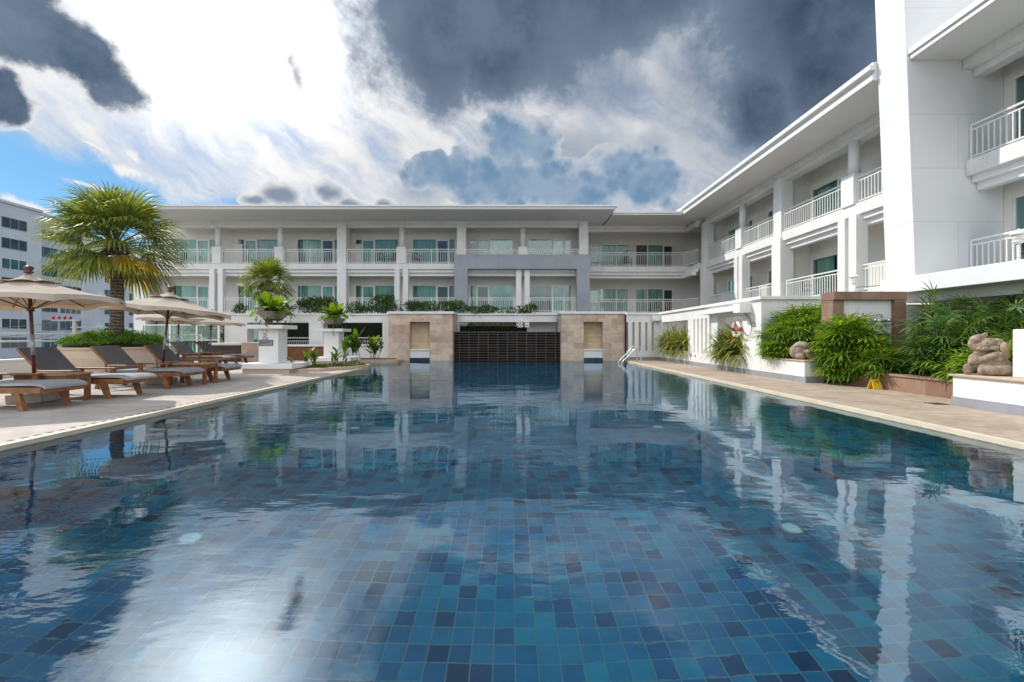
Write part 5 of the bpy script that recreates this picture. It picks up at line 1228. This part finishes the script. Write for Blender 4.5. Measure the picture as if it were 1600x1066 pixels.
# hedges behind the openings
gH = 'dark hedges behind the terrace walls'
for x0, x1, y, zt, lab in [(-13.6, -10.2, 25.7, 2.2, 'dark hedge seen through the left opening of the white planter wall'), (-9.9, -5.9, 25.7, 2.2, 'dark hedge seen through the opening left of the left stone pier'), (-2.9, 2.6, 26.2, 2.0, 'dark hedge seen in the gap above the black cascade wall')]:
    t = thing('hedge', ((x0+x1)/2, y, DECK), lab, 'hedge', gH); mb = MB()
    for i in range(int((x1-x0)*900)):
        p = Vector((rnd.uniform(x0, x1), y+rnd.uniform(-.4, .3), rnd.uniform(.2, zt+.15*sin(i)))); leaf(mb, p, (rdir()+Vector((0,-.6,.4))).normalized(), rnd.uniform(.07, .13), rnd.uniform(.04, .07))
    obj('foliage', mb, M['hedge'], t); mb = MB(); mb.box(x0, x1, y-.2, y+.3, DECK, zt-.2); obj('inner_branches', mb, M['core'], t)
# round palm planter with its clipped shrub
PX, PY = -12.5, 14.4
rp = thing('round_planter', (PX, PY, DECK), 'large round beige stone planter behind the loungers at the foot of the tall palm', 'planter')
mb = MB(); mb.lathe((PX, PY, DECK), [(1.36,0),(1.38,.04),(1.36,.74),(1.40,.76),(1.40,.82),(1.22,.82),(1.2,.7)], 48); obj('body', mb, M['beigestone'], rp, smooth=False)
mb = MB(); mb.lathe((PX, PY, DECK), [(1.19,.6),(1.19,.74)], 32); obj('soil_bed', mb, M['soil'], rp)
t = thing('round_shrub', (PX, PY, .88), 'clipped bright green shrub filling the round planter around the palm trunk', 'shrub'); mb = MB()
for i in range(7500):
    a = rnd.uniform(0, 2*pi); rr = 1.34*sqrt(rnd.random()); h = .44*sqrt(max(0, 1-(rr/1.42)**2)); h *= (1+.22*sin(a*5+rr*4)+.12*sin(a*11-rr*6)); p = Vector((PX+rr*cos(a), PY+rr*sin(a), .84+h*rnd.uniform(.75, 1.04)))
    leaf(mb, p, (rdir()+Vector((cos(a)*.5*rr, sin(a)*.5*rr, .8))).normalized(), rnd.uniform(.06, .11), rnd.uniform(.03, .05))
obj('foliage', mb, M['fern' if 0 else 'hedge2'], t)
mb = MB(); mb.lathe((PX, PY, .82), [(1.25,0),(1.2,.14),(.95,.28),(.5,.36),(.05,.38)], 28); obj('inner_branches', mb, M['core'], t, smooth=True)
# fan palms
def fan_palm(x, y, z0, ztop, tr, crown, nf, lab, cat='palm tree', seed=1, nseg=26, py=.26):
    r = random.Random(seed); t = thing('fan_palm', (x, y, z0), lab, cat)
    mb = MB(); pts, rs = [], []
    for i in range(13): f = i/12; pts.append((x+.05*sin(f*3), y, z0+(ztop-z0)*f)); rs.append(tr*(1.25-.3*min(1, f*4)-.12*f+(.12 if f > .9 else 0)))
    mb.tube(pts, rs, 18); obj('trunk', mb, M['bark'], t, smooth=True)
    mb = MB()
    for i in range(70):
        a = r.uniform(0, 2*pi); zz = ztop-r.uniform(-.15, .55)*crown*.35; mb.tube([(x+cos(a)*tr*.8, y+sin(a)*tr*.8, zz), (x+cos(a)*tr*1.9, y+sin(a)*tr*1.9, zz+r.uniform(-.22, .2)*crown*.5)], [.03*crown, .008], 4)
    obj('leaf_bases', mb, M['bark'], t)
    top = Vector((x, y, ztop+.05*crown))
    for i in range(nf):
        f = (i+.5)/nf; pitch = R(84-118*f**1.0) + r.uniform(-.12, .12); a = i*2.39996+r.uniform(-.25, .25)
        d = Vector((cos(a)*cos(pitch), sin(a)*cos(pitch), sin(pitch)))
        side = Vector((-sin(a), cos(a), 0)); up = side.cross(d)*-1
        if up.z < 0 and pitch > -.9: up = -up
        pl = crown*r.uniform(.36, .48); fl = crown*r.uniform(.56, .66)
        mb = MB(); hub = top+d*pl+Vector((0,0,-.10*pl)); mb.tube([top, top.lerp(hub, .5)+Vector((0,0,.03)), hub], [.022*crown/2, .016*crown/2, .01*crown/2], 5)
        N_ = nseg; spread = 2.55; dr = r.uniform(1.0, 2.3)+max(0, -pitch)*.2
        rows = []
        for j in range(N_+1):
            b = (j/N_-.5)*2*spread*.5*1.12; q = d*cos(b)+side*sin(b)+up*(-.16*abs(sin(b)) )
            ln = fl*(1-.30*(abs(b)/(spread*.5))**2)*r.uniform(.93, 1.05)
            pts = [hub]; v = q.normalized()
            for k in range(5): v = (v+Vector((0,0,-dr*(.02+.11*k*k*.5)*.42))).normalized(); pts.append(pts[-1]+v*ln/5)
            nv = (side*cos(b)-d*sin(b)).normalized(); db = spread*1.12/N_
            wd = [.004, ln/5*db*.52, ln*2/5*db*.52, ln*3/5*db*.40, ln*.8*db*.22, .003]
            pleat = up*(.012 if j % 2 else -.012)
            mb.strip([p_+pleat*(k > 0) for k, p_ in enumerate(pts)], wd, nv)
        yel = (f > .72 and r.random() < py)
        obj('frond', mb, M['palmyellow' if yel else 'palmleaf'], t)
    return t
fan_palm(PX, PY, .84, 3.95, .195, 2.15, 54, 'tall fan palm with yellowing lower leaves rising from the round planter', seed=4)
fan_palm(-11.85, 22.2, DECK, 3.75, .2, 1.45, 38, 'smaller fan palm with some reddish leaves rising behind the inscribed pedestal', seed=9, nseg=20, py=.14)
# bowl plants
def bowl_fern(x, y, z, n, lab, ln):
    t = thing('bowl_plant', (x, y, z), lab, 'plant', 'bright leafy plants in the pedestal bowls'); mb = MB(); st = MB()
    for i in range(n):
        a = rnd.uniform(0, 2*pi); e = rnd.uniform(.15, 1.4); d = Vector((cos(a)*cos(e), sin(a)*cos(e), sin(e))); p = Vector((x+rnd.gauss(0, .12), y+rnd.gauss(0, .12), z))
        L = rnd.uniform(.3, .6)*ln; q = p+d*L*.55; st.tube([p, q], .006, 4)
        blade(mb, q, (d+Vector((0,0,-.1))), L*.75, L*.38, rnd.uniform(.5, 1.4), 5, .05, .7)
    obj('foliage', mb, M['fern'], t)
    vb = MB()
    for i in range(6):
        a = rnd.uniform(-2.8, .6); x1, y1 = x+.45*cos(a), y+.45*sin(a); L = rnd.uniform(.25, .75); st.tube([(x1-.1*cos(a), y1-.1*sin(a), z+.04), (x1+.03*cos(a), y1+.03*sin(a), z-.02), (x1+.05*cos(a), y1+.05*sin(a), z-L)], .005, 4)
        for k in range(int(L*26)): leaf(vb, Vector((x1+.05*cos(a), y1+.05*sin(a), z-L*rnd.random())), (rdir()+Vector((cos(a), sin(a), -.3))).normalized(), .08, .055)
    obj('trailing_vines', vb, M['shrub'], t); obj('stems', st, M['stem'], t)
bowl_fern(-7.62, 14.6, PZ1, 95, 'bright green leafy plant overflowing the bowl on the inscribed pedestal', 1.05)
bowl_fern(-7.34, 18.9, PZ2, 80, 'yellow green leafy plant overflowing the bowl on the plain pedestal', 1.15)
# cannas in the beds
def canna(x, y, z, n, h, lab, mat='canna'):
    t = thing('canna_plant', (x, y, z), lab, 'plant', 'broad leaved plants in the poolside beds'); mb, st = MB(), MB()
    for i in range(n):
        a = rnd.uniform(0, 2*pi); bx_ = Vector((x+rnd.gauss(0, .16), y+rnd.gauss(0, .12), z)); hh = h*rnd.uniform(.55, 1.0); top = bx_+Vector((cos(a)*.12, sin(a)*.12, hh*.7)); st.tube([bx_, top], .011, 5)
        for k in range(5):
            f = .35+.65*k/4; p = bx_.lerp(top, f); b = a+k*2.4; e = rnd.uniform(.6, 1.25); blade(mb, p, Vector((cos(b)*cos(e), sin(b)*cos(e), sin(e))), hh*rnd.uniform(.38, .55), hh*.15, rnd.uniform(.2, .9), 5, .04, .8)
    obj('foliage', mb, M[mat], t); obj('stems', st, M['stem'], t)
canna(-6.75, 15.35, .18, 7, .80, 'broad leaved plants clustered in the front bed right beside the inscribed pedestal')
canna(-6.0, 15.9, .18, 6, .85, 'upright broad leaved plant in the front bed nearer its pool tip')
canna(-7.3, 15.0, .18, 5, .40, 'low broad leaved seedlings at the foot of the inscribed pedestal')
canna(-7.35, 20.9, .18, 8, 1.35, 'tall broad leaved plants in the rear bed, left clump before the wall opening')
canna(-6.25, 20.9, .18, 8, 1.35, 'tall broad leaved plants in the rear bed, right clump beside the left pier')
mb = MB()
for i in range(420):
    a = rnd.random(); p = Vector((-7.2+1.9*a+rnd.gauss(0, .08), 14.9+1.6*a+rnd.gauss(0, .22), .19)); leaf(mb, p, (rdir()+Vector((0,0,1))).normalized(), rnd.uniform(.06, .14), .05)
obj('ground_cover', mb, M['canna'], kind='stuff', label='low leafy ground cover in the front plant bed', cat='ground cover')
# trees
def tree(c, rad, n, zb, mat, lab, ln=.16):
    t = shrub('leafy_tree', c, rad, n, mat, lab, 'tree', None, ln, ln*.5, core=False, stem=None, lump=10)
    mb = MB(); mb.tube([(c[0], c[1], zb), (c[0]+.05, c[1], (zb+c[2])/2), (c[0], c[1]+.1, c[2])], [.14, .10, .05], 8)
    for k in range(6):
        q = rdir(); mb.tube([(c[0], c[1], c[2]-rad[2]*.4), (c[0]+q.x*rad[0]*.7, c[1]+q.y*rad[1]*.7, c[2]+q.z*rad[2]*.5)], [.05, .012], 5)
    obj('trunk', mb, M['bark'], t)
tree((-17.0, 25.6, 1.6), (1.7, 1.0, .95), 2600, DECK, 'shrub', 'bushy dark green tree behind the glass fence under the rear umbrellas')
